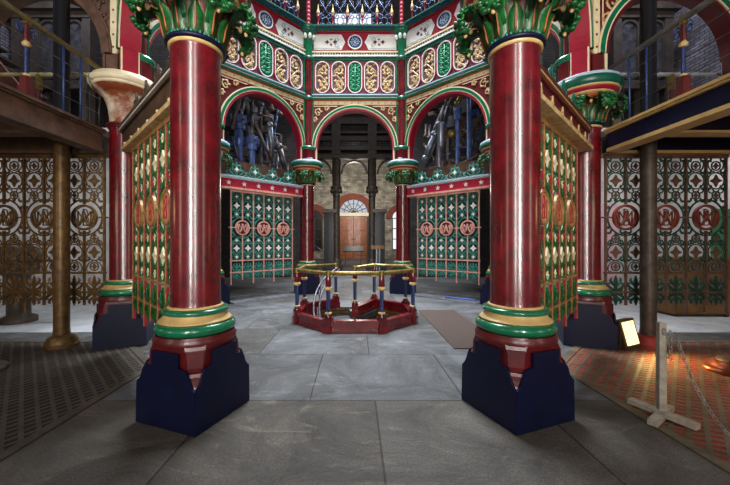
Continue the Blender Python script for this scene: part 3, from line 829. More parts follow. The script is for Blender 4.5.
dup(b0, (SIDES['dc'][0][0], SIDES['dc'][0][1], -.138), SIDES['dc'][1], 'blue scrolled balustrade above the right machinery arch')

# ------------------------------------------------------------------ setting: floor, walls
WC = (0, 6.92); WR = 1.129/cos(PI/8)
octv = [(WC[0]+WR*cos(PI/8+PI/4*i), WC[1]+WR*sin(PI/8+PI/4*i)) for i in range(8)]
def floor_mesh():
    import bmesh
    bm = bmesh.new()
    out = [bm.verts.new((x, y, 0)) for x, y in ((-9, -5), (9, -5), (9, 32.5), (-9, 32.5))]
    inn = [bm.verts.new((x, y, 0)) for x, y in octv]
    es = [bm.edges.new((l[i], l[(i+1) % len(l)])) for l in (out, inn) for i in range(len(l))]
    bmesh.ops.triangle_fill(bm, use_beauty=True, use_dissolve=False, edges=es, normal=(0, 0, 1))
    me = bpy.data.meshes.new('floor'); bm.to_mesh(me); bm.free()
    me.materials.append(M['flag']); return me
struct(link('floor', floor_mesh()))
for sx, nm in ((-1, 'left'), (1, 'right')):
    MBx = MB().box(sx*8.5, sx*8.8, -5, 32.5, 4.1, 20); a = MBx.build('wall_'+nm, M['stonedark']); struct(a)
    struct(MB().box(sx*8.5, sx*8.8, -5, 32.5, 0, 4.1).build('wall_%s_lower' % nm, M['limewash']))
    # dark partition behind the machinery, and a pale one behind each openwork gate
    x0, x1 = sorted((sx*2.4, sx*8.5))
    struct(MB().box(x0, x1, 15, 15.25, 0, 7.4).build('wall_partition_'+nm, M['stockx']))
    x0, x1 = sorted((sx*4.3, sx*8.5))
    struct(MB().box(x0, x1, 9.6, 9.8, 0, 4.1).build('wall_screen_'+nm, M['limewash']))
    struct(MB().box(sx*3.7 if sx > 0 else -8.5, 8.5 if sx > 0 else -3.7, 5.75, 9.6, .0, .012).build('floor_side_'+nm, M['stonefloor']))
struct(MB().box(-9, 9, 32, 32.3, 0, 20).build('wall_back', M['stone']))
struct(MB().box(-8.5, 8.5, 18.95, 19.2, 9.2, 20).build('wall_upper_back', M['dkwood']))
# upper window seen over the central arch
w = thing('window_1', 'bright daylit window high up behind the blue balustrade', 'window'); w['kind'] = 'structure'
MB().box(-1.15, .95, 18.90, 18.93, 13.75, 14.65).build('window_pane', M['pane'], w)
f = MB()
for x in (-1.18, -.48, .25, .95): f.box(x-.03, x+.03, 18.85, 18.95, 13.7, 14.7)
for z in (13.72, 14.67): f.box(-1.2, 1.0, 18.85, 18.95, z-.04, z+.04)
f.build('window_frame', M['blue'], w)

# far door with fanlight and brick arch
d = thing('door_1', 'double oak door under a brick arch, seen at the far end through the central arch', 'door', (-.15, 31.97, 0)); d['kind'] = 'structure'
DW, DH = 1.27, 4.1
for sx in (-1, 1):
    l_ = MB(); a, b = sorted((sx*.03, sx*DW)); l_.box(a, b, -.1, 0, 0.02, DH)
    lf = l_.build('door_leaf', M['wood'], d)
    for z0, z1 in ((.3, 1.2), (1.4, 2.5), (2.7, 3.85)):
        a, b = sorted((sx*.22, sx*(DW-.18))); MB().box(a, b, -.14, -.09, z0, z1).build('door_panel', M['wood'], lf, bevel=.04)
    MB().ball((sx*.12, -.15, 1.9), .06).build('door_handle', M['blackiron'], lf)
MB().box(-.03, .03, -.12, 0, .02, DH).build('door_post', M['dkwood'], d)
MB().box(-1.55, 1.55, -.25, 0, DH, DH+.32).build('transom', M['cream'], d)
MB().prism([(1.35*cos(PI*i/20), DH+.3+1.3*sin(PI*i/20)) for i in range(21)], -.1, -.02).build('fanlight', M['fanlight'], d)
g = MB()
for k in range(1, 8):
    a = PI*k/8; g.tube([(0, -.12, DH+.3), (1.33*cos(a), -.12, DH+.3+1.28*sin(a))], .035, 5)
for rr in (.45, .9): g.arc(rr-.03, rr+.03, -.14, -.08, DH+.3, n=24)
g.build('glazing_bars', M['darkiron'], d)
MB().arc(1.36, 1.95, -.22, 0, DH+.25, n=30).build('brick_arch', M['arch_brick'], d)
j = MB()
for sx in (-1, 1): a, b = sorted((sx*DW, sx*1.55)); j.box(a, b, -.3, 0, 0, DH)
j.build('door_jamb', M['dkwood'], d)
# side windows in the far wall
for k, (x, lab) in enumerate(((4.35, 'tall bright window with red brick arch at far right of the central vista'), (-3.9, 'brick arched window at far left of the central vista'))):
    w = thing('window_%d' % (k+2), lab, 'window', (x, 31.95, 0)); w['kind'] = 'structure'
    MB().box(-.75, .75, -.1, 0, .9, 3.9).prism([(.75*cos(PI*i/16), 3.9+.75*sin(PI*i/16)) for i in range(17)], -.1, 0).build('window_pane', M['pane'] if k == 0 else M['blackiron'], w)
    MB().arc(.75, 1.35, -.2, 0, 3.9, n=24).build('brick_arch', M['arch_brick'], w)
    f = MB()
    for q in (-.75, 0, .75): f.box(q-.05, q+.05, -.16, -.05, .9, 3.9)
    for z in (.9, 1.9, 2.9, 3.9): f.box(-.75, .75, -.16, -.05, z-.04, z+.04)
    f.build('window_frame', M['dkwood'], w)

# iron screen of the far hall: paired columns, arches, dark beams
def far_column(label, x):
    t = thing('hall_column', label, 'column', (x, 18.9, 0), 0, 'dark columns of the far hall')
    MB().lathe([(.36, 0), (.36, .25), None, (.3, .3), (.3, .5), (.24, .6), (.22, .66)], 20).build('base', M['darkiron'], t)
    MB().lathe([(.2, .64), (.19, 4.2)], 20).build('shaft', M['darkiron'], t)
    c = MB().lathe([(.2, 4.18), (.24, 4.2), (.2, 4.25), (.25, 4.5), (.34, 4.66), (.34, 4.75)], 20)
    for k in range(8):
        a = PI*k/4; c.ball((.28*cos(a), .28*sin(a), 4.48), .08, .08, .12, 6, 4)
    c.build('capital', M['darkiron'], t)
    MB().lathe([(.24, 4.74), (.24, 6.29)], 8, smooth=False).build('upper_shaft', M['darkiron'], t)
    return t
fc = far_column('dark iron column with leafy capital left of the oak door', -1.06)
dup(fc, (.97, 18.9, 0), 0, 'dark iron column with leafy capital right of the oak door')
dup(fc, (-3.3, 18.9, 0), 0, 'dark iron column at left of the far hall, mostly hidden')
dup(fc, (3.3, 18.9, 0), 0, 'dark iron column at right of the far hall, mostly hidden')
t = thing('hall_gallery', 'dark timbered gallery front spanning the far hall behind the central arch', 'gallery', (0, 18.9, 0))
m = MB()
for z0, z1, d_ in ((6.3, 6.55, .3), (6.75, 6.9, .4), (7.3, 7.55, .3), (7.7, 7.8, .35), (8.25, 8.6, .3), (8.85, 8.95, .42), (9.1, 9.25, .3)):
    m.box(-8.4, 8.4, -d_, .04, z0, z1)
m.build('beam', M['dkwood'], t)
for x in (-7.4, -5.5, -3.3, -1.06, .97, 3.3, 5.5, 7.4): MB().box(x-.25, x+.25, -.36, .04, 6.5, 9.2).build('post', M['dkwood'], t)
MB().box(-8.4, 8.4, 0, .04, 6.5, 9.19).build('panel', M['stockx'], t)
g = MB()
for i in range(60): x = -2.9+i*.098; g.box(x, x+.03, -.16, -.12, 6.88, 7.32)
for z in (6.98, 7.1, 7.22): g.box(-2.9, 2.9, -.17, -.11, z-.012, z+.012)
g.build('lattice', M['greyiron'], t)
for x0, r_ in ((-.045, .66), (2.135, .78), (-2.18, .78)):
    q = MB(); 
    q.arc(r_, r_+.11, -.12, .12, 5.5, x0, n=24); q.build('arch', M['darkiron'], t)
for x, s_ in ((-1.35, 'left'), (1.28, 'right')):
    p = thing('iron_pillar', 'squat black pillar with flat cap, %s of the oak door behind the well' % s_, 'pillar', (x, 17.2, 0), 0, 'black pillars of the far hall')
    MB().box(-.25, .25, -.25, .25, 0, 3.1).build('shaft', M['blackiron'], p)
    MB().box(-.36, .36, -.36, .36, 3.1, 3.28).build('cap', M['darkiron'], p); MB().box(-.32, .32, -.32, .32, 0, .35).build('base', M['blackiron'], p)
# lectern and sign near the door
p = thing('lectern', 'dark sloping information lectern on two legs before the oak door', 'lectern', (-.12, 21.5, 0))
X = Matrix.Translation((0, 0, 1.15)) @ Matrix.Rotation(R(40), 4, 'X')
MB().box(-.68, .68, -.25, .25, -.03, .03, X=X).build('board', M['blackiron'], p)
for sx in (-1, 1): MB().box(sx*.5-.03, sx*.5+.03, -.03, .03, 0, 1.12).build('leg', M['darkiron'], p)
p = thing('signpost', 'small tan sign board on two metal posts right of the lectern', 'sign', (1.13, 16.2, 0))
for sx in (-1, 1): MB().box(sx*.07-.025, sx*.07+.025, -.025, .025, 0, 1.3).build('post', M['steel'], p)
MB().box(-.36, .30, -.05, -.02, 1.25, 1.43).build('board', M['ochre'], p)
p = thing('handrail', 'short sloping steel handrail by the wall left of the oak door', 'handrail', (-2.2, 19.9, 0))
MB().tube([(-.35, 0, 0), (-.35, 0, 1.5), (.35, 0, 1.0), (.35, 0, 0)], .035, 8).tube([(-.35, 0, .8), (.35, 0, .4)], .025, 6).build('rail', M['steel'], p)

# ------------------------------------------------------------------ the well with its brass rail
t = thing('well_railing', 'octagonal crimson kerb with brass rail and twisted blue posts round the open stairwell', 'railing', (WC[0], WC[1], 0))
hs, ap = .4675, 1.129
V = [(-hs, ap), (-ap, hs), (-ap, -hs), (-hs, -ap), (hs, -ap), (ap, -hs), (ap, hs), (hs, ap), (0.0, .12)]
kb = MB()
def strip(mb, P, w, z0, z1, mat=0):
    """mitred kerb along an open path"""
    L_, R_ = [], []
    for i, p in enumerate(P):
        a = Vector(P[max(i-1, 0)]); b = Vector(P[min(i+1, len(P)-1)]); p = Vector(p)
        d0 = (p-a).normalized() if i else (b-p).normalized(); d1 = (b-p).normalized() if i < len(P)-1 else d0
        n = Vector((-(d0+d1).y, (d0+d1).x)).normalized(); k = w/2/max(.4, n.dot(Vector((-d0.y, d0.x))))
        L_.append(p+n*k); R_.append(p-n*k)
    vs = [(q.x, q.y, z) for i in range(len(P)) for q, z in ((L_[i], z0), (L_[i], z1), (R_[i], z1), (R_[i], z0))]
    fs = [(0, 1, 2, 3), tuple(4*(len(P)-1)+k for k in (3, 2, 1, 0))]
    for i in range(len(P)-1):
        o, q = 4*i, 4*i+4
        fs += [(o+k, q+k, q+(k+1) % 4, o+(k+1) % 4) for k in range(4)]
    mb.add(vs, fs, False, mat)
strip(kb, V, .10, 0, .19); strip(kb, V, .13, 0.001, .05); strip(kb, V, .13, .17, .21)
kb.build('kerb', M['crimson'], t)
rl = MB().tube([(x*1.0, y*1.0, 1.03) for x, y in V], .036, 10); rl.build('handrail', M['brass'], t)
def well_post():
    return None
pb = MB().box(-.085, .085, -.085, .085, 0.002, .13).box(-.07, .07, -.07, .07, .13, .25).lathe([(.06, .25), (.075, .27), (.05, .29), (.05, .33)], 16).mesh('post_base', M['crimson'])
tw = MB()
for k in range(5):
    tw.tube([(.022*cos(2*PI*k/5+u*.34), .022*sin(2*PI*k/5+u*.34), .33+u*.0126) for u in range(34)], .016, 6)
tw = tw.mesh('twisted_shaft', M['royal'])
cb2 = MB().lathe([(.035, .315), (.06, .325), (.06, .345), (.04, .355)], 16).mesh('collar', M['buff'])
cb1 = MB().lathe([(.04, .735), (.07, .755), (.07, .785), (.04, .80)], 16).mesh('collar', M['buff'])
pt = MB().lathe([(.03, .79), (.052, .81), (.05, .93), (.035, 1.0)], 16).mesh('post_top', M['crimson'])
bj = MB().lathe([(.05, .985), (.05, 1.07)], 14).mesh('rail_joint', M['brass'])
for i, (x, y) in enumerate(V):
    o = link('post', pb, t, (x, y, 0), math.atan2(y, x)+PI/2)
    link('twisted_shaft', tw, o); link('collar', cb1, o); link('collar', cb2, o); link('post_top', pt, o); link('rail_joint', bj, o)
# pit and its steps
p = MB(); zb = -2.2
oc = octv
for i in range(8):
    a, b = oc[i], oc[(i+1) % 8]
    p.add([(a[0], a[1], 0), (b[0], b[1], 0), (b[0], b[1], zb), (a[0], a[1], zb)], [(0, 3, 2, 1)])
p.add([(x, y, zb) for x, y in oc], [list(range(8))])
struct(p.build('wall_stairwell', M['pitbrick']))
sp = thing('spiral_stair', 'grey stone treads winding down inside the brass railed well', 'stairs', (WC[0], WC[1], 0))
a0 = R(62); 
for k in range(6):
    a = a0+k*R(34); b = a+R(36)
    pts = [(0.05*cos(a), .05*sin(a))]+[(1.08*cos(a+(b-a)*i/4), 1.08*sin(a+(b-a)*i/4)) for i in range(5)]
    z = -.02-.17*k if k else -.03
    mm = MB(); n = len(pts)
    mm.add([(x, y, z) for x, y in pts]+[(x, y, z-.12) for x, y in pts], [list(range(n)), list(range(n, 2*n))[::-1]]+[(i, i+n, (i+1) % n+n, (i+1) % n) for i in range(n)])
    mm.build('tread', M['greyiron'], sp)
MB().lathe([(.07, -2.2), (.07, -.03)], 16).build('newel', M['darkiron'], sp)
hr = MB()
for rr, dz in ((.86, 0), (.74, -.03)):
    hr.tube([(rr*cos(R(118)+u*.16), rr*sin(R(118)+u*.16), .98+dz-.07*u-.004*u*u) for u in range(15)], .02, 8)
for u in (5, 9): hr.tube([(.8*cos(R(118)+u*.16), .8*sin(R(118)+u*.16), .9-.07*u), (.8*cos(R(118)+u*.16), .8*sin(R(118)+u*.16), -.2-.1*u)], .014, 6)
hr.build('handrail', M['greyiron'], sp)

# mat
tag(MB().box(1.46, 2.28, 4.88, 7.64, 0, .014).build('floor_mat', M['mat'], bevel=.005), 'long brown coir mat on the flagstones right of the well', 'mat')

# threshold plates in front of the gates beside the back arch
for nm, lab in (('CD', 'dark ribbed iron threshold plate below the teal gate at left'), ('dc', 'dark ribbed iron threshold plate below the teal gate at right')):
    loc, rz = SIDES[nm]
    m = MB().box(-1.0, 1.0, -.3, .75, 0, .03)
    for i in range(50): x = -1.0+i*.04; m.box(x, x+.016, -.29, .74, .029, .042)
    tag(m.build('threshold_plate', M['ribgrey'], None, loc, rz), lab, 'plate', 'ribbed threshold plates')
tag(MB().tube(curve_pts([(2.5, 9.15, .06), (2.6, 9.0, .075), (2.75, 8.95, .06), (2.95, 8.85, .062), (3.1, 8.75, .06), (3.15, 8.62, .06)], 24), .022, 8).build('hose', M['ply']),
    'blue hose lying on the iron plate below the right teal gate', 'hose')

# ------------------------------------------------------------------ floor gratings
def clip_line(px, py, dx, dy, poly):
    t0, t1 = -1e9, 1e9; n = len(poly)
    for i in range(n):
        ax, ay = poly[i]; bx, by = poly[(i+1) % n]; ex, ey = bx-ax, by-ay
        nx, ny = -ey, ex                      # inside is left of each edge
        den = nx*dx+ny*dy; num = nx*(ax-px)+ny*(ay-py)
        if abs(den) < 1e-9:
            if num > 0: return None
        elif den > 0: t0 = max(t0, num/den)
        else: t1 = min(t1, num/den)
    return (t0, t1) if t1-t0 > .02 else None
def inside(p, poly):
    n = len(poly)
    return all((poly[(i+1) % n][0]-poly[i][0])*(p[1]-poly[i][1])-(poly[(i+1) % n][1]-poly[i][1])*(p[0]-poly[i][0]) > 0 for i in range(n))
def grating(sx, label, m_bar, m_back):
    P = [(-2.58, 1.0), (-2.58, 4.2), (-3.6, 5.22), (-6.6, 5.22), (-6.6, 1.0)]     # left-hand plan, anticlockwise
    if sx > 0: P = [(-x, y) for x, y in P][::-1]
    t = thing('floor_grating', label, 'grating', (0, 0, 0), 0, 'cast iron floor gratings')
    m = MB(); n = len(P)
    m.add([(x, y, .003) for x, y in P], [list(range(n))]); m.build('backing_plate', m_back, t)
    g = MB(); k = 1/math.sqrt(2)
    d = (sx*k, k); q = (k*1.0, -k*sx) if sx > 0 else (k, k)
    cx, cy = sx*4.4, 3.0; z0, z1 = .003, .009
    pitch = .108
    def bar(a, b, w, z0=z0, z1=z1):
        a = Vector(a); b = Vector(b); e = (b-a).normalized(); nn = Vector((-e.y, e.x))*w/2
        vs = [(p.x, p.y, z) for z in (z0, z1) for p in (a+nn, a-nn, b-nn, b+nn)]
        g.add(vs, [(3, 2, 1, 0), (4, 5, 6, 7), (0, 1, 5, 4), (1, 2, 6, 5), (2, 3, 7, 6), (3, 0, 4, 7)])
    for i in range(-50, 51):
        ox, oy = cx+q[0]*i*pitch, cy+q[1]*i*pitch
        r_ = clip_line(ox, oy, d[0], d[1], P)
        if not r_: continue
        bar((ox+d[0]*r_[0], oy+d[1]*r_[0]), (ox+d[0]*r_[1], oy+d[1]*r_[1]), .034)
        # short slanting ribs between this bar and the next
        u = r_[0]
        hx, hy = ox+q[0]*pitch/2, oy+q[1]*pitch/2
        ex, ey = q[0]*.92+d[0]*.25, q[1]*.92+d[1]*.25
        while u < r_[1]:
            c = (hx+d[0]*u, hy+d[1]*u)
            if inside(c, P): bar((c[0]-ex*.045, c[1]-ey*.045), (c[0]+ex*.045, c[1]+ey*.045), .034, z0, z1-.001)
            u += .092
    g.build('bars', m_bar, t)
    e = MB(); g = e
    for i in range(n):
        a, b = P[i], P[(i+1) % n]; bar(a, b, .09, .0, .014); 
    e.build('frame', m_bar, t)
    return t
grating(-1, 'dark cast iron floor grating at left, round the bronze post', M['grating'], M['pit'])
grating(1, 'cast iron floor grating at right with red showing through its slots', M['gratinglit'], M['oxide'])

# ------------------------------------------------------------------ galleries at the sides
def gallery(sx, mats, lab):
    t = thing('side_gallery', lab, 'gallery', (0, 0, 0), 0, 'side galleries')
    gx = sx*3.80
    def bx(name, x0, x1, y0, y1, z0, z1, mt):
        a, b = sorted((sx*x0, sx*x1)); return MB().box(a, b, y0, y1, z0, z1).build(name, mt, t)
    bx('girder', 3.80, 3.86, .6, 4.98, 2.98, 3.20, mats[0])
    bx('lower_flange', 3.78, 4.0, .6, 4.98, 2.93, 2.98, mats[1])
    m = MB()
    for x0, x1, z0, z1 in ((3.76, 3.98, 3.20, 3.225), (3.73, 3.98, 3.225, 3.25), (3.75, 3.98, 3.25, 3.27)):
        a, b = sorted((sx*x0, sx*x1)); m.box(a, b, .6, 4.98, z0, z1)
    m.build('top_moulding', mats[2], t)
    bx('floor_plate', 3.98, 8.49, .6, 5.75, 3.20, 3.26, mats[3])
    bx('rear_beam', 3.98, 8.49, 5.14, 5.34, 3.0, 3.2, mats[4]); bx('rear_flange', 3.98, 8.49, 5.12, 5.36, 2.955, 3.0, mats[1])
    for y in (1.2, 2.25, 3.3, 4.3):
        bx('joist', 3.98, 8.49, y-.05, y+.05, 3.0, 3.2, mats[4]); bx('joist_flange', 3.98, 8.49, y-.09, y+.09, 2.97, 3.0, mats[1])
    m = MB()
    for i in range(22): a, b = sorted((sx*(4.0+i*.2), sx*(4.17+i*.2))); m.box(a, b, .6, 5.1, 3.185, 3.2)
    m.build('underside_boards', mats[5], t)
    return t
gallery(-1, [M['rust'], M['rust'], M['rust'], M['darkiron'], M['umber'], M['umber']], 'rusty brown gallery girder and floor at upper left')
gallery(1, [M['navy'], M['buff'], M['buff'], M['darkiron'], M['navy'], M['oxide']], 'navy and buff gallery girder and floor at upper right')

def gallery_rail(sx, pipe, lab):
    t = thing('gallery_railing', lab, 'railing', (0, 0, 0), 0, 'gallery railings')
    x = sx*3.83
    MB().tube([(x, .6, 4.18), (x, 4.95, 4.18)], .036, 10).build('handrail', pipe, t)
    nb = MB().box(-.085, .085, -.085, .085, 3.27, 3.38).box(-.07, .07, -.07, .07, 3.38, 3.50).mesh('newel_base', M['maroon'])
    tw2 = MB()
    for k in range(5): tw2.tube([(.022*cos(2*PI*k/5+u*.34), .022*sin(2*PI*k/5+u*.34), 3.52+u*.0125) for u in range(28)], .014, 6)
    tw2.lathe([(.024, 3.5), (.024, 3.88)], 10); tw2 = tw2.mesh('twisted_shaft', M['royal'])
    cl2 = MB().lathe([(.035, 3.49), (.06, 3.5), (.06, 3.525), (.035, 3.54)], 16).mesh('collar', M['buff'])
    cl1 = MB().lathe([(.03, 3.85), (.07, 3.865), (.07, 3.89), (.035, 3.92)], 16).mesh('collar', M['buff'])
    tp = MB().lathe([(.042, 3.91), (.048, 3.93), (.04, 4.12)], 8, smooth=False).mesh('newel_top', M['maroon'])
    hd = MB().box(-.045, .045, -.045, .045, 4.11, 4.22).mesh('rail_head', M['brass'])
    def newel(px, py):
        o = link('newel_post', nb, t, (px, py, 0)); o.scale = (.62, .62, 1)
        for nm, me in (('twisted_shaft', tw2), ('collar', cl1), ('collar', cl2), ('newel_top', tp), ('rail_head', hd)): link(nm, me, o)
        s_ = MB()
        for q in (-1, 1):
            s_.tube(spiral(0, 0, .075, .02, PI/2, q*1.3, 18), .009, 5)
        k = s_.mesh('scroll_bracket', M['blue'])
        for q in (-1, 1): link('scroll_bracket', k, o, (0, q*.12, 4.04), PI/2)
    newel(x, 3.86); newel(x, 2.3)
    bl = MB().tube([(0, 0, 3.26), (0, 0, 4.16)], .014, 6).mesh('baluster', M['blue'])
    for y in (4.35, 4.62, 3.1): link('baluster', bl, t, (x, y, 0))
    w_ = MB()
    for z in (3.5, 3.72, 3.95): w_.tube([(x, .6, z), (x, 4.95, z)], .005, 5)
    w_.build('wire', M['galv'], t)
    # rail across the back of the gallery
    a = sx*3.85; b = sx*8.45
    MB().tube([(a, 5.5, 4.36), (b, 5.5, 4.36)], .03, 10).build('cross_rail', pipe, t)
    for q, mt in ((5.25, 'n'), (6.6, 'n')):
        o = link('newel_post', nb, t, (sx*q, 5.5, 0)); o.scale = (.7, .7, 1)
        for nm, me in (('twisted_shaft', tw2), ('collar', cl1), ('collar', cl2), ('newel_top', tp)): link(nm, me, o)
        MB().box(-.045, .045, -.045, .045, 4.1, 4.36).build('rail_head', M['brass'], o)
    for q in (4.25, 4.45): MB().tube([(sx*q, 5.5, 3.26), (sx*q, 5.5, 4.36)], .02, 6).build('baluster', M['blackiron'], t)
    return t
gallery_rail(-1, M['paletube'], 'brass handrail with red and blue newel along the left gallery edge')
gallery_rail(1, M['greytube'], 'grey pipe handrail with red and blue newel along the right gallery edge')

for sx, base, body, lab in ((-1, M['bronze'], M['bronze'], 'slim bronze brown post standing on the left floor grating'), (1, M['oxide'], M['darkiron'], 'slim dark iron post with red base beside the floodlight')):
    t = thing('iron_post', lab, 'post', (sx*4.43, 5.0, .008), 0)
    MB().lathe([(.22, .0), (.22, .045), None, (.2, .06), (.205, .09), (.175, .115), (.175, .14), (.125, .17), (.11, .18)], 28).build('base', base, t)
    MB().lathe([(.108, .17), (.1, .28), (.1, 3.17)], 28).build('shaft', body, t)
    t = thing('gallery_post', 'black iron post rising from the %s gallery floor' % ('left' if sx < 0 else 'right'), 'post', (sx*4.43, 5.0, 3.26))
    MB().lathe([(.13, 0), (.13, .06), (.1, .1), (.095, 4.0)], 24).build('shaft', M['blackiron'], t)

# screens with long oval panels behind the upper galleries
for sx, s_ in ((-1, 'left'), (1, 'right')):
    t = thing('panelled_screen', 'dark timber screen with tall oval panels behind the %s gallery' % s_, 'screen', (6.29 if sx > 0 else -7.68, 8.0, 4.1), 0)
    m = MB()
    for x in (-1.3, -.45, .0, .62, 1.24): m.box(x-.1, x+.1, -.08, .08, 0, 3.0)
    for z in (0, 1.15, 2.85): m.box(-1.4, 1.34, -.1, .1, z, z+.2)
    m.box(-1.5, 1.44, -.2, .2, 3.0, 3.25)
    m.build('frame', M['dkwood'], t)
    for x in (.31, .93):
        pn = MB(); capsule_ring(pn, .24, 1.38, 2.84, .06, -.06, .06); pn.build('oval_frame', M['dkwood'], t, (x, 0, 0))
        MB().prism(capsule(.2, 1.42, 2.80), -.02, .02).build('oval_panel', M['greyiron'], t, (x, 0, 0))
    struct(MB().box(sx*5.2 if sx > 0 else -8.5, 8.5 if sx > 0 else -5.2, 9.6, 9.8, 4.1, 9).build('wall_upper_'+s_, M['stockx']))
# deck that carries the screens
    struct(MB().box(sx*4.3 if sx > 0 else -8.5, 8.5 if sx > 0 else -4.3, 7.3, 9.6, 4.02, 4.1).build('floor_upper_'+s_, M['dkwood']))

# stair flight at upper left
t = thing('iron_staircase', 'rust red plate staircase rising to the left behind the left gallery', 'stairs', (0, 6.3, 3.2))
m = MB().prism([(-5.3, .1), (-8.2, 3.5), (-8.2, 2.9), (-5.75, 0), (-5.3, 0)], -.03, .03); m.build('stair_string', M['rustred'], t)
m = MB().prism([(-5.9, .02), (-8.2, 2.6), (-8.2, .02)], .1, .14); m.build('side_plate', M['rustred'], t)
for i in range(10):
    MB().box(-5.75-i*.28, -5.45-i*.28, .02, .8, .12+i*.33, .16+i*.33).build('tread', M['darkiron'], t)

# boards and furniture glimpsed through the right gate
for x, y, w_, z0, z1, mt, lab in ((6.6, 8.9, .9, .02, 2.6, 'pinkboard', 'pale pink display board behind the left half of the right openwork gate'),
                                  (8.0, 7.15, .6, .02, 2.3, 'greenboard', 'green display board at right edge behind the right openwork gate')):
    t = thing('display_board', lab, 'board', (x, y, 0), 0)
    MB().box(-w_/2, w_/2, -.02, .02, z0+.3, z1).build('panel', M[mt], t, bevel=.008)
    for sx in (-1, 1): MB().box(sx*w_*.4-.02, sx*w_*.4+.02, -.25, .25, .012, .05).box(sx*w_*.4-.02, sx*w_*.4+.02, -.02, .02, .05, .34).build('foot', M['darkiron'], t)
t = thing('cabinet', 'ochre wooden cabinet low behind the right openwork gate', 'cabinet', (7.3, 7.2, .012))
MB().box(-.6, .6, -.25, .25, .05, 1.25).build('body', M['ochre'], t, bevel=.01)
for sx in (-1, 1):
    dq = MB().box(sx*.29-.27, sx*.29+.27, -.275, -.25, .1, 1.2).build('door', M['ochre'], t); MB().ball((sx*.06, -.29, .7), .02).build('handle', M['brass'], dq)
MB().box(-.58, .58, -.23, .23, 0, .05).build('plinth', M['dkwood'], t)
# machine block glimpsed through the left gate
t = thing('machine_casing', 'dark rounded machine casing behind the far left openwork gate', 'machine', (-6.6, 6.5, .012))
MB().lathe([(.28, 0), (.28, .1), (.18, .15), (.18, .9), (.3, .95), (.34, 1.2), (.3, 1.45), (.12, 1.55), (.0, 1.56)], 24).build('body', M['darkiron'], t)
MB().tube([(.3, 0, 1.2), (.7, 0, 1.2), (.75, 0, .02)], .05, 8).build('pipe', M['greyiron'], t)

# ------------------------------------------------------------------ beam engine machinery behind the two arches
def engine(sx, lab, pale):
    """rods, crossheads and struts on a dark deck; local x runs along the octagon side, y away from it"""
    loc, rz = SIDES['CD' if sx < 0 else 'dc']
    t = thing('beam_engine', lab, 'engine', loc, rz, 'beam engines behind the arches')
    MB().box(-2.2, 2.2, .7, 3.6, 3.2, 3.5).build('deck', M['dkwood'], t)
    MB().box(-2.2, 2.2, .68, .76, 3.5, 3.9).build('deck_rail', M['rust'], t)
    MB().box(-2.4, 2.4, 2.9, 3.2, 4.25, 4.55).build('bed_beam', M['darkiron'], t)
    for k in range(9): MB().box(-2.2+k*.5, -2.1+k*.5, 3.0, 3.1, 4.5, 5.6).build('rear_post', M['darkiron'], t)
    return t
def rod(t, x, y, z0, z1, r, mt, name='piston_rod', head=True):
    o = MB().lathe([(r*1.5, z0), (r*1.5, z0+.08), None, (r, z0+.1), (r, z1)], 18).build(name, mt, t, (x, y, 0))
    if head:
        MB().box(-r*1.7, r*1.7, -r*1.6, r*1.6, z1-.02, z1+.24).lathe([(r*1.7, z1-.2), (r*1.7, z1)], 16).build('crosshead', M['steelblue'], o, bevel=.02)
        MB().tube([(0, -r*2.1, z1+.12), (0, r*2.1, z1+.12)], r*.6, 12).build('pin', M['greyiron'], o)
    return o
def strut(t, a, b, w, mt, name='link_rod'):
    m = MB(); m.tube([a, b], w, 8)
    d = (Vector(b)-Vector(a)).normalized()
    for p in (a, b): m.ball(p, w*1.3, w*1.3, w*1.3, 10, 6)
    return m.build(name, mt, t)
def beam_part(t, a, b, w, th, mt, name='rocking_beam'):
    a, b = Vector(a), Vector(b); d = (b-a); L_ = d.length; e = d.normalized(); u = Vector((-e.z, 0, e.x))
    vs = []
    for s_, k in ((0, .55), (.5, 1), (1, .55)):
        p = a+d*s_
        for q in (-1, 1):
            for y in (-th, th): vs.append(p+u*(w*k*q)+Vector((0, y, 0)))
    fs = [(0, 1, 3, 2), (8, 10, 11, 9)]
    for i in (0, 4): fs += [(i, i+4, i+5, i+1), (i+2, i+3, i+7, i+6), (i, i+2, i+6, i+4), (i+1, i+5, i+7, i+3)]
    m = MB().add(vs, fs); return m.build(name, mt, t, bevel=.02)
e1 = engine(-1, 'engine with thick blue rods and crossheads in the left machinery arch', False)
rod(e1, .08, 1.6, 3.5, 5.35, .095, M['steelblue']); rod(e1, .44, 1.5, 3.5, 4.75, .085, M['steelblue'])
rod(e1, 1.28, 1.7, 3.5, 4.4, .085, M['steelblue'], head=False)
rod(e1, -.3, 2.0, 3.5, 5.9, .05, M['greyiron'], 'guide_rod', False); rod(e1, .72, 2.0, 3.5, 6.4, .035, M['rust'], 'guide_rod', False); rod(e1, .98, 1.9, 3.5, 6.2, .05, M['greyiron'], 'guide_rod', False)
rod(e1, 1.1, 1.5, 3.5, 4.9, .03, M['rust'], 'guide_rod', False); rod(e1, 1.75, 1.9, 3.5, 5.4, .05, M['greyiron'], 'guide_rod', False)
beam_part(e1, (-.6, 2.2, 6.2), (.75, 2.2, 5.3), .2, .12, M['greyiron']); beam_part(e1, (.3, 2.5, 6.8), (1.9, 2.5, 5.2), .26, .14, M['greyiron'])
beam_part(e1, (.1, 2.4, 5.0), (.5, 2.4, 6.7), .12, .1, M['darkiron'])
strut(e1, (.08, 1.55, 5.5), (.35, 1.9, 6.5), .05, M['greyiron']); strut(e1, (.5, 1.4, 5.4), (1.2, 1.5, 4.2), .045, M['darkiron']); strut(e1, (-.2, 1.5, 5.1), (.1, 1.6, 6.2), .05, M['rust'])
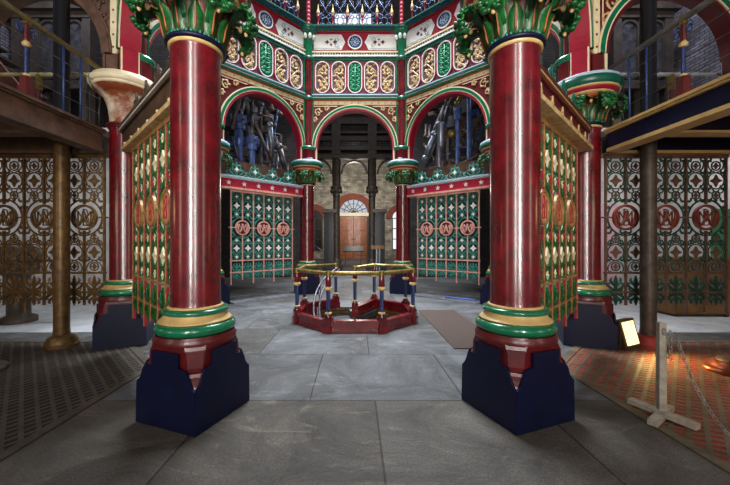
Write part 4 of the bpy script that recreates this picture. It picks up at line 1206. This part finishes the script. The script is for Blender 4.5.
strut(e1, (.44, 1.5, 5.0), (.62, 1.9, 6.2), .06, M['greyiron']); strut(e1, (1.2, 1.7, 5.6), (1.6, 2.2, 4.3), .09, M['steel']); strut(e1, (.95, 1.6, 4.6), (1.5, 1.5, 3.75), .02, M['rust'])
strut(e1, (-.2, 1.5, 4.8), (.1, 1.5, 3.8), .03, M['greyiron']); strut(e1, (1.0, 1.9, 6.3), (1.5, 1.9, 5.7), .07, M['greyiron']); strut(e1, (1.5, 1.6, 4.9), (1.85, 1.7, 4.0), .10, M['greyiron'])
for x, z, w_, h_ in ((-.15, 5.5, .2, .5), (.26, 4.9, .3, .3), (.74, 5.75, .3, .3), (.30, 6.05, .2, .3), (.95, 5.0, .3, .22), (1.55, 3.85, .3, .5), (.2, 4.15, .3, .3), (.62, 5.2, .2, .5), (1.35, 5.9, .25, .35)):
    MB().box(x-w_/2, x+w_/2, 1.9, 2.3, z-h_/2, z+h_/2).build('valve_box', M['greyiron'] if z > 5 else M['steelblue'], e1, bevel=.03)
MB().box(-1.7, 2.1, 2.0, 2.1, 4.35, 4.45).box(-1.7, 1.1, 2.0, 2.1, 4.9, 4.96).box(-1.5, -1.4, 2, 2.1, 3.5, 5).box(1.9, 2.0, 2, 2.1, 3.5, 5).build('valve_rail', M['greyiron'], e1)
e2 = engine(1, 'engine with slender blue rods and a silver pillar in the right machinery arch', True)
rod(e2, -.5, 1.6, 3.5, 5.75, .06, M['steelblue']); rod(e2, -.1, 1.6, 3.5, 6.6, .075, M['steelblue'], head=False)
rod(e2, -1.12, 1.6, 3.5, 5.5, .11, M['greyiron'], 'pillar', False); MB().lathe([(.12, 4.8), (.12, 5.5), (.17, 5.55), (.17, 5.62), (.05, 5.66)], 18).build('pillar_sleeve', M['steel'], e2, (-1.12, 1.6, 0))
rod(e2, -.8, 2.0, 3.5, 6.2, .04, M['greyiron'], 'guide_rod', False); rod(e2, -1.5, 2.0, 3.5, 5.6, .04, M['rust'], 'guide_rod', False)
beam_part(e2, (-1.95, 2.0, 4.4), (-1.1, 2.0, 6.3), .2, .12, M['greyiron']); beam_part(e2, (-.95, 2.3, 4.9), (-.3, 2.3, 6.5), .22, .1, M['rust'])
strut(e2, (-1.65, 1.5, 4.5), (-1.35, 1.6, 5.3), .10, M['steel']); strut(e2, (-1.12, 1.5, 5.6), (-1.0, 1.8, 6.4), .05, M['greyiron']); strut(e2, (-.5, 1.6, 6.1), (-.3, 1.8, 6.7), .08, M['brass'])
strut(e2, (-1.6, 1.3, 3.66), (.3, 1.3, 4.2), .04, M['rust']); strut(e2, (-1.5, 1.6, 4.2), (-1.2, 1.6, 3.6), .03, M['greyiron']); strut(e2, (-1.4, 1.6, 5.3), (-1.25, 1.9, 6.0), .08, M['greyiron'])
MB().ball((-.78, 1.7, 5.2), .15, .12, .15, 14, 8).build('gauge', M['brass'], e2)
MB().box(-2.1, 1.7, 2.0, 2.1, 4.35, 4.45).box(-2.1, 1.7, 2.0, 2.1, 3.95, 4.0).build('valve_rail', M['greyiron'], e2)
for x, z, w_, h_ in ((-1.75, 4.9, .3, .34), (-.9, 5.7, .25, .4), (-.45, 6.1, .3, .5), (-1.5, 4.0, .35, .35), (-.7, 4.6, .25, .4)):
    MB().box(x-w_/2, x+w_/2, 1.9, 2.3, z-h_/2, z+h_/2).build('valve_box', M['greyiron'], e2, bevel=.03)

for nm, ky in (('left', 'CD'), ('right', 'dc')):
    struct(MB().box(-2.3, 2.3, .3, 4.2, 7.9, 8.05).build('ceiling_engine_'+nm, M['dkwood'], None, *SIDES[ky]))
rng = random.Random(3)
for e_, sg in ((e1, 1), (e2, -1)):
    for k in range(64):
        x = sg*rng.uniform(-.5, 2.0); y = rng.uniform(1.7, 2.8); z = rng.uniform(3.7, 6.6)
        kind = k % 4; mt = rng.choice([M['greyiron'], M['greyiron'], M['darkiron'], M['steelblue'], M['rust']])
        if kind == 0:
            w_, h_ = rng.uniform(.08, .22), rng.uniform(.1, .4); MB().box(x-w_, x+w_, y, y+.2, z-h_/2, z+h_/2).build('casting', mt, e_, bevel=.02)
        elif kind == 1:
            dx, dz = rng.uniform(-.5, .5), rng.uniform(.3, 1.1); strut(e_, (x, y, z), (x+dx, y+.1, z+dz), rng.uniform(.02, .05), mt)
        elif kind == 2:
            MB().tube([(x-.4, y, z), (x+.4, y, z)], rng.uniform(.015, .04), 8).build('cross_bar', mt, e_)
        else:
            MB().lathe([(.05, 0), (.09, .02), (.09, .12), (.05, .14), (.04, .5)], 12).build('oil_pot', mt, e_, (x, y-.2, z))
# ------------------------------------------------------------------ small things at right
t = thing('barrier_post', 'weathered white wooden barrier post on crossed feet at the right grating edge', 'post', (2.73, 2.95, .009), R(-14))
MB().box(-.25, .25, -.04, .04, .022, .07, X=Matrix.Rotation(R(-55), 4, 'Z')).build('foot', M['oldwood'], t, bevel=.006)
MB().box(-.25, .25, -.036, .036, 0, .05, X=Matrix.Rotation(R(48), 4, 'Z')).build('foot', M['oldwood'], t, bevel=.006)
MB().box(-.028, .028, -.028, .028, .05, .85).build('shaft', M['oldwood'], t, bevel=.004)
MB().tube([(-.005, -.04, .80), (-.005, -.07, .80), (-.005, -.075, .76), (-.005, -.05, .75)], .006, 6).build('hook', M['galv'], t)
def chain(pts, name, lab):
    m = MB(); L_ = .046; P = [Vector(p) for p in pts]
    acc = 0; pos = [P[0]]; 
    dist = [0]
    for i in range(1, len(P)): dist.append(dist[-1]+(P[i]-P[i-1]).length)
    def at(s):
        for i in range(1, len(P)):
            if dist[i] >= s: return P[i-1].lerp(P[i], (s-dist[i-1])/max(1e-9, dist[i]-dist[i-1]))
        return P[-1]
    k = int(dist[-1]/(L_*.78))
    for i in range(k):
        s0 = i*L_*.78; a, b = at(s0), at(s0+L_*.78)
        e = (b-a).normalized() if (b-a).length > 1e-6 else Vector((0, 0, -1))
        ref = Vector((1, 0, 0)) if abs(e.x) < .9 else Vector((0, 1, 0))
        u = e.cross(ref).normalized(); w = e.cross(u)
        if i % 2: u = w
        c = (a+b)/2
        m.tube([c+e*(L_/2*cos(2*PI*j/12))+u*(.0125*sin(2*PI*j/12)) for j in range(12)], .0038, 5, closed=True)
    return tag(m.build(name, M['galv']), lab, 'chain')
p0 = (2.752, 2.888, .80)
chain([p0, (2.745, 2.88, .7), (2.742, 2.88, .52)], 'chain', 'loose end of chain hanging straight down the barrier post')
sag = []
for i in range(41):
    u = i/40; y = 2.885-1.5*u; x = 2.77+.02*u
    c = (math.cosh((u-.5)*5.4)-1)/(math.cosh(2.7)-1); sag.append((x+.02, y, max(.022, .035+.75*c)))
chain(sag, 'chain', 'galvanised chain drooping from the barrier post to the floor at lower right')

t = thing('floodlight', 'lit yellow floodlight on the floor beside the right column', 'lamp', (4.02, 4.86, .012), R(16))
X = Matrix.Translation((0, 0, .23)) @ Matrix.Rotation(R(-12), 4, 'X') @ Matrix.Rotation(R(-5), 4, 'Y')
MB().box(-.15, .15, -.02, .10, -.2, .2, X=X).build('housing', M['umber'], t, bevel=.01)
MB().box(-.115, .115, -.027, -.018, -.165, .165, X=X).build('glass', M['lamp'], t)
MB().box(-.16, .16, -.06, .22, 0, .025).box(-.17, -.15, .0, .05, 0, .25).box(.15, .17, 0, .05, 0, .25).build('stand', M['umber'], t)

for sx, lab in ((1, 'copper red domed disc on the grating at right edge'), (-1, 'dark domed disc at left edge of the grating')):
    t = thing('domed_disc', lab, 'disc', (sx*4.57, 4.0, .009))
    MB().lathe([(.27, 0), (.28, .02), (.26, .05), (.22, .06), None, (.2, .075), (.19, .11), (.15, .13)], 32).build('rim', M['copper'] if sx > 0 else M['darkiron'], t)
    MB().lathe([(.15, .12), (.14, .15), (.08, .17), (.0, .175)], 28).build('cap', M['darkiron'], t)

# ------------------------------------------------------------------ light
def area(name, loc, rot, sx, sy, power, col=(1, 1, 1)):
    l = bpy.data.lights.new(name, 'AREA'); l.shape = 'RECTANGLE'; l.size = sx; l.size_y = sy; l.energy = power; l.color = col
    o = bpy.data.objects.new(name, l); COL.objects.link(o); o.location = loc; o.rotation_euler = rot; return o
def aim(o, target):
    d = Vector(target)-o.location; o.rotation_euler = d.to_track_quat('-Z', 'Y').to_euler(); return o
def point(name, loc, power, col, r=.1):
    l = bpy.data.lights.new(name, 'POINT'); l.energy = power; l.color = col; l.shadow_soft_size = r
    o = bpy.data.objects.new(name, l); COL.objects.link(o); o.location = loc; return o
sk = area('octagon_key_light', (0, 9.0, 12.5), (R(-4), 0, 0), 4.5, 4.0, 1000, (.84, .92, 1)); sk.data.spread = R(75)  # unseen key light added above the octagon; no roof opening is built
hl = area('hall_floor_fill', (0, 13.8, 8.3), (0, 0, 0), 3.4, 3, 420, (.88, .94, 1)); hl.data.spread = R(110)  # added out of view behind the arcade to brighten the hall floor
point('hall_gallery_fill', (0, 14.2, 7.6), 90, (1, .95, .88), .3)  # unseen point light added to lift the hall gallery front
for x, w_, p_ in ((-1.25, .32, 160), (1.25, .32, 160)):
    aim(area('front_fill_strip', (x, -4, 4.2), (0, 0, 0), w_, 5.5, p_, (1, .94, .88)), (x*1.4, 8, 4.6)).data.spread = R(80)  # fill strips added behind the camera, giving the columns their streaks
for sx in (-1, 1):
    aim(area('side_fill_strip', (sx*7.5, -2.5, 3.6), (0, 0, 0), .8, 4, 70, (1, .86, .68)), (0, 6, 4))  # added off to the sides for extra streaks on the shafts; no window there
    point('engine_fill', (sx*2.3, 11.3, 6.6), 20, (.9, .94, 1), .2)  # added fill for the machinery, not an actual fitting
    point('engine_backlight', (sx*5.0, 13.4, 7.0), 26, (.85, .9, 1), .3)
    point('gallery_fill', (sx*6.0, 6.3, 8.6), 330, (.74, .84, 1), .3)  # unseen fill added to brighten the background of the galleries
    aim(area('side_room_fill', (sx*6.3, 6.9, 3.95), (0, 0, 0), 3.6, 1.0, 72, (1, .96, .95) if sx > 0 else (.94, .97, 1)), (sx*6.3, 9.4, .8))  # fill added under the deck to brighten the wall behind the gates
    point('aisle_warm_fill', (sx*5.4, 2.6, 2.3), 16, (1, .66, .34), .2)  # warm fill added to brown the near floor and gratings
aim(area('far_hall_light', (0, 26, 6.2), (0, 0, 0), 6, 3, 420, (1, .95, .88)), (0, 32, 2.5))
point('far_hall_fill', (0, 22.5, 5.3), 260, (1, .92, .82), .4)  # point fill added for the far hall, no fitting modelled
sp = bpy.data.lights.new('floodlight_beam', 'SPOT'); sp.energy = 110; sp.color = (1, .6, .2); sp.spot_size = R(140); sp.spot_blend = .8; sp.shadow_soft_size = .1
so = bpy.data.objects.new('floodlight_beam', sp); COL.objects.link(so); so.location = (4.02, 4.7, .32); aim(so, (4.7, 3.4, .05))

w = bpy.data.worlds.new('world'); S.world = w; w.use_nodes = True
bg = w.node_tree.nodes['Background']; bg.inputs[0].default_value = (.75, .82, 1, 1); bg.inputs[1].default_value = .17
S.view_settings.view_transform = 'Standard'; S.view_settings.look = 'None'; S.view_settings.gamma = 1; S.view_settings.exposure = 0
try: S.view_settings.use_curve_mapping = False
except Exception: pass
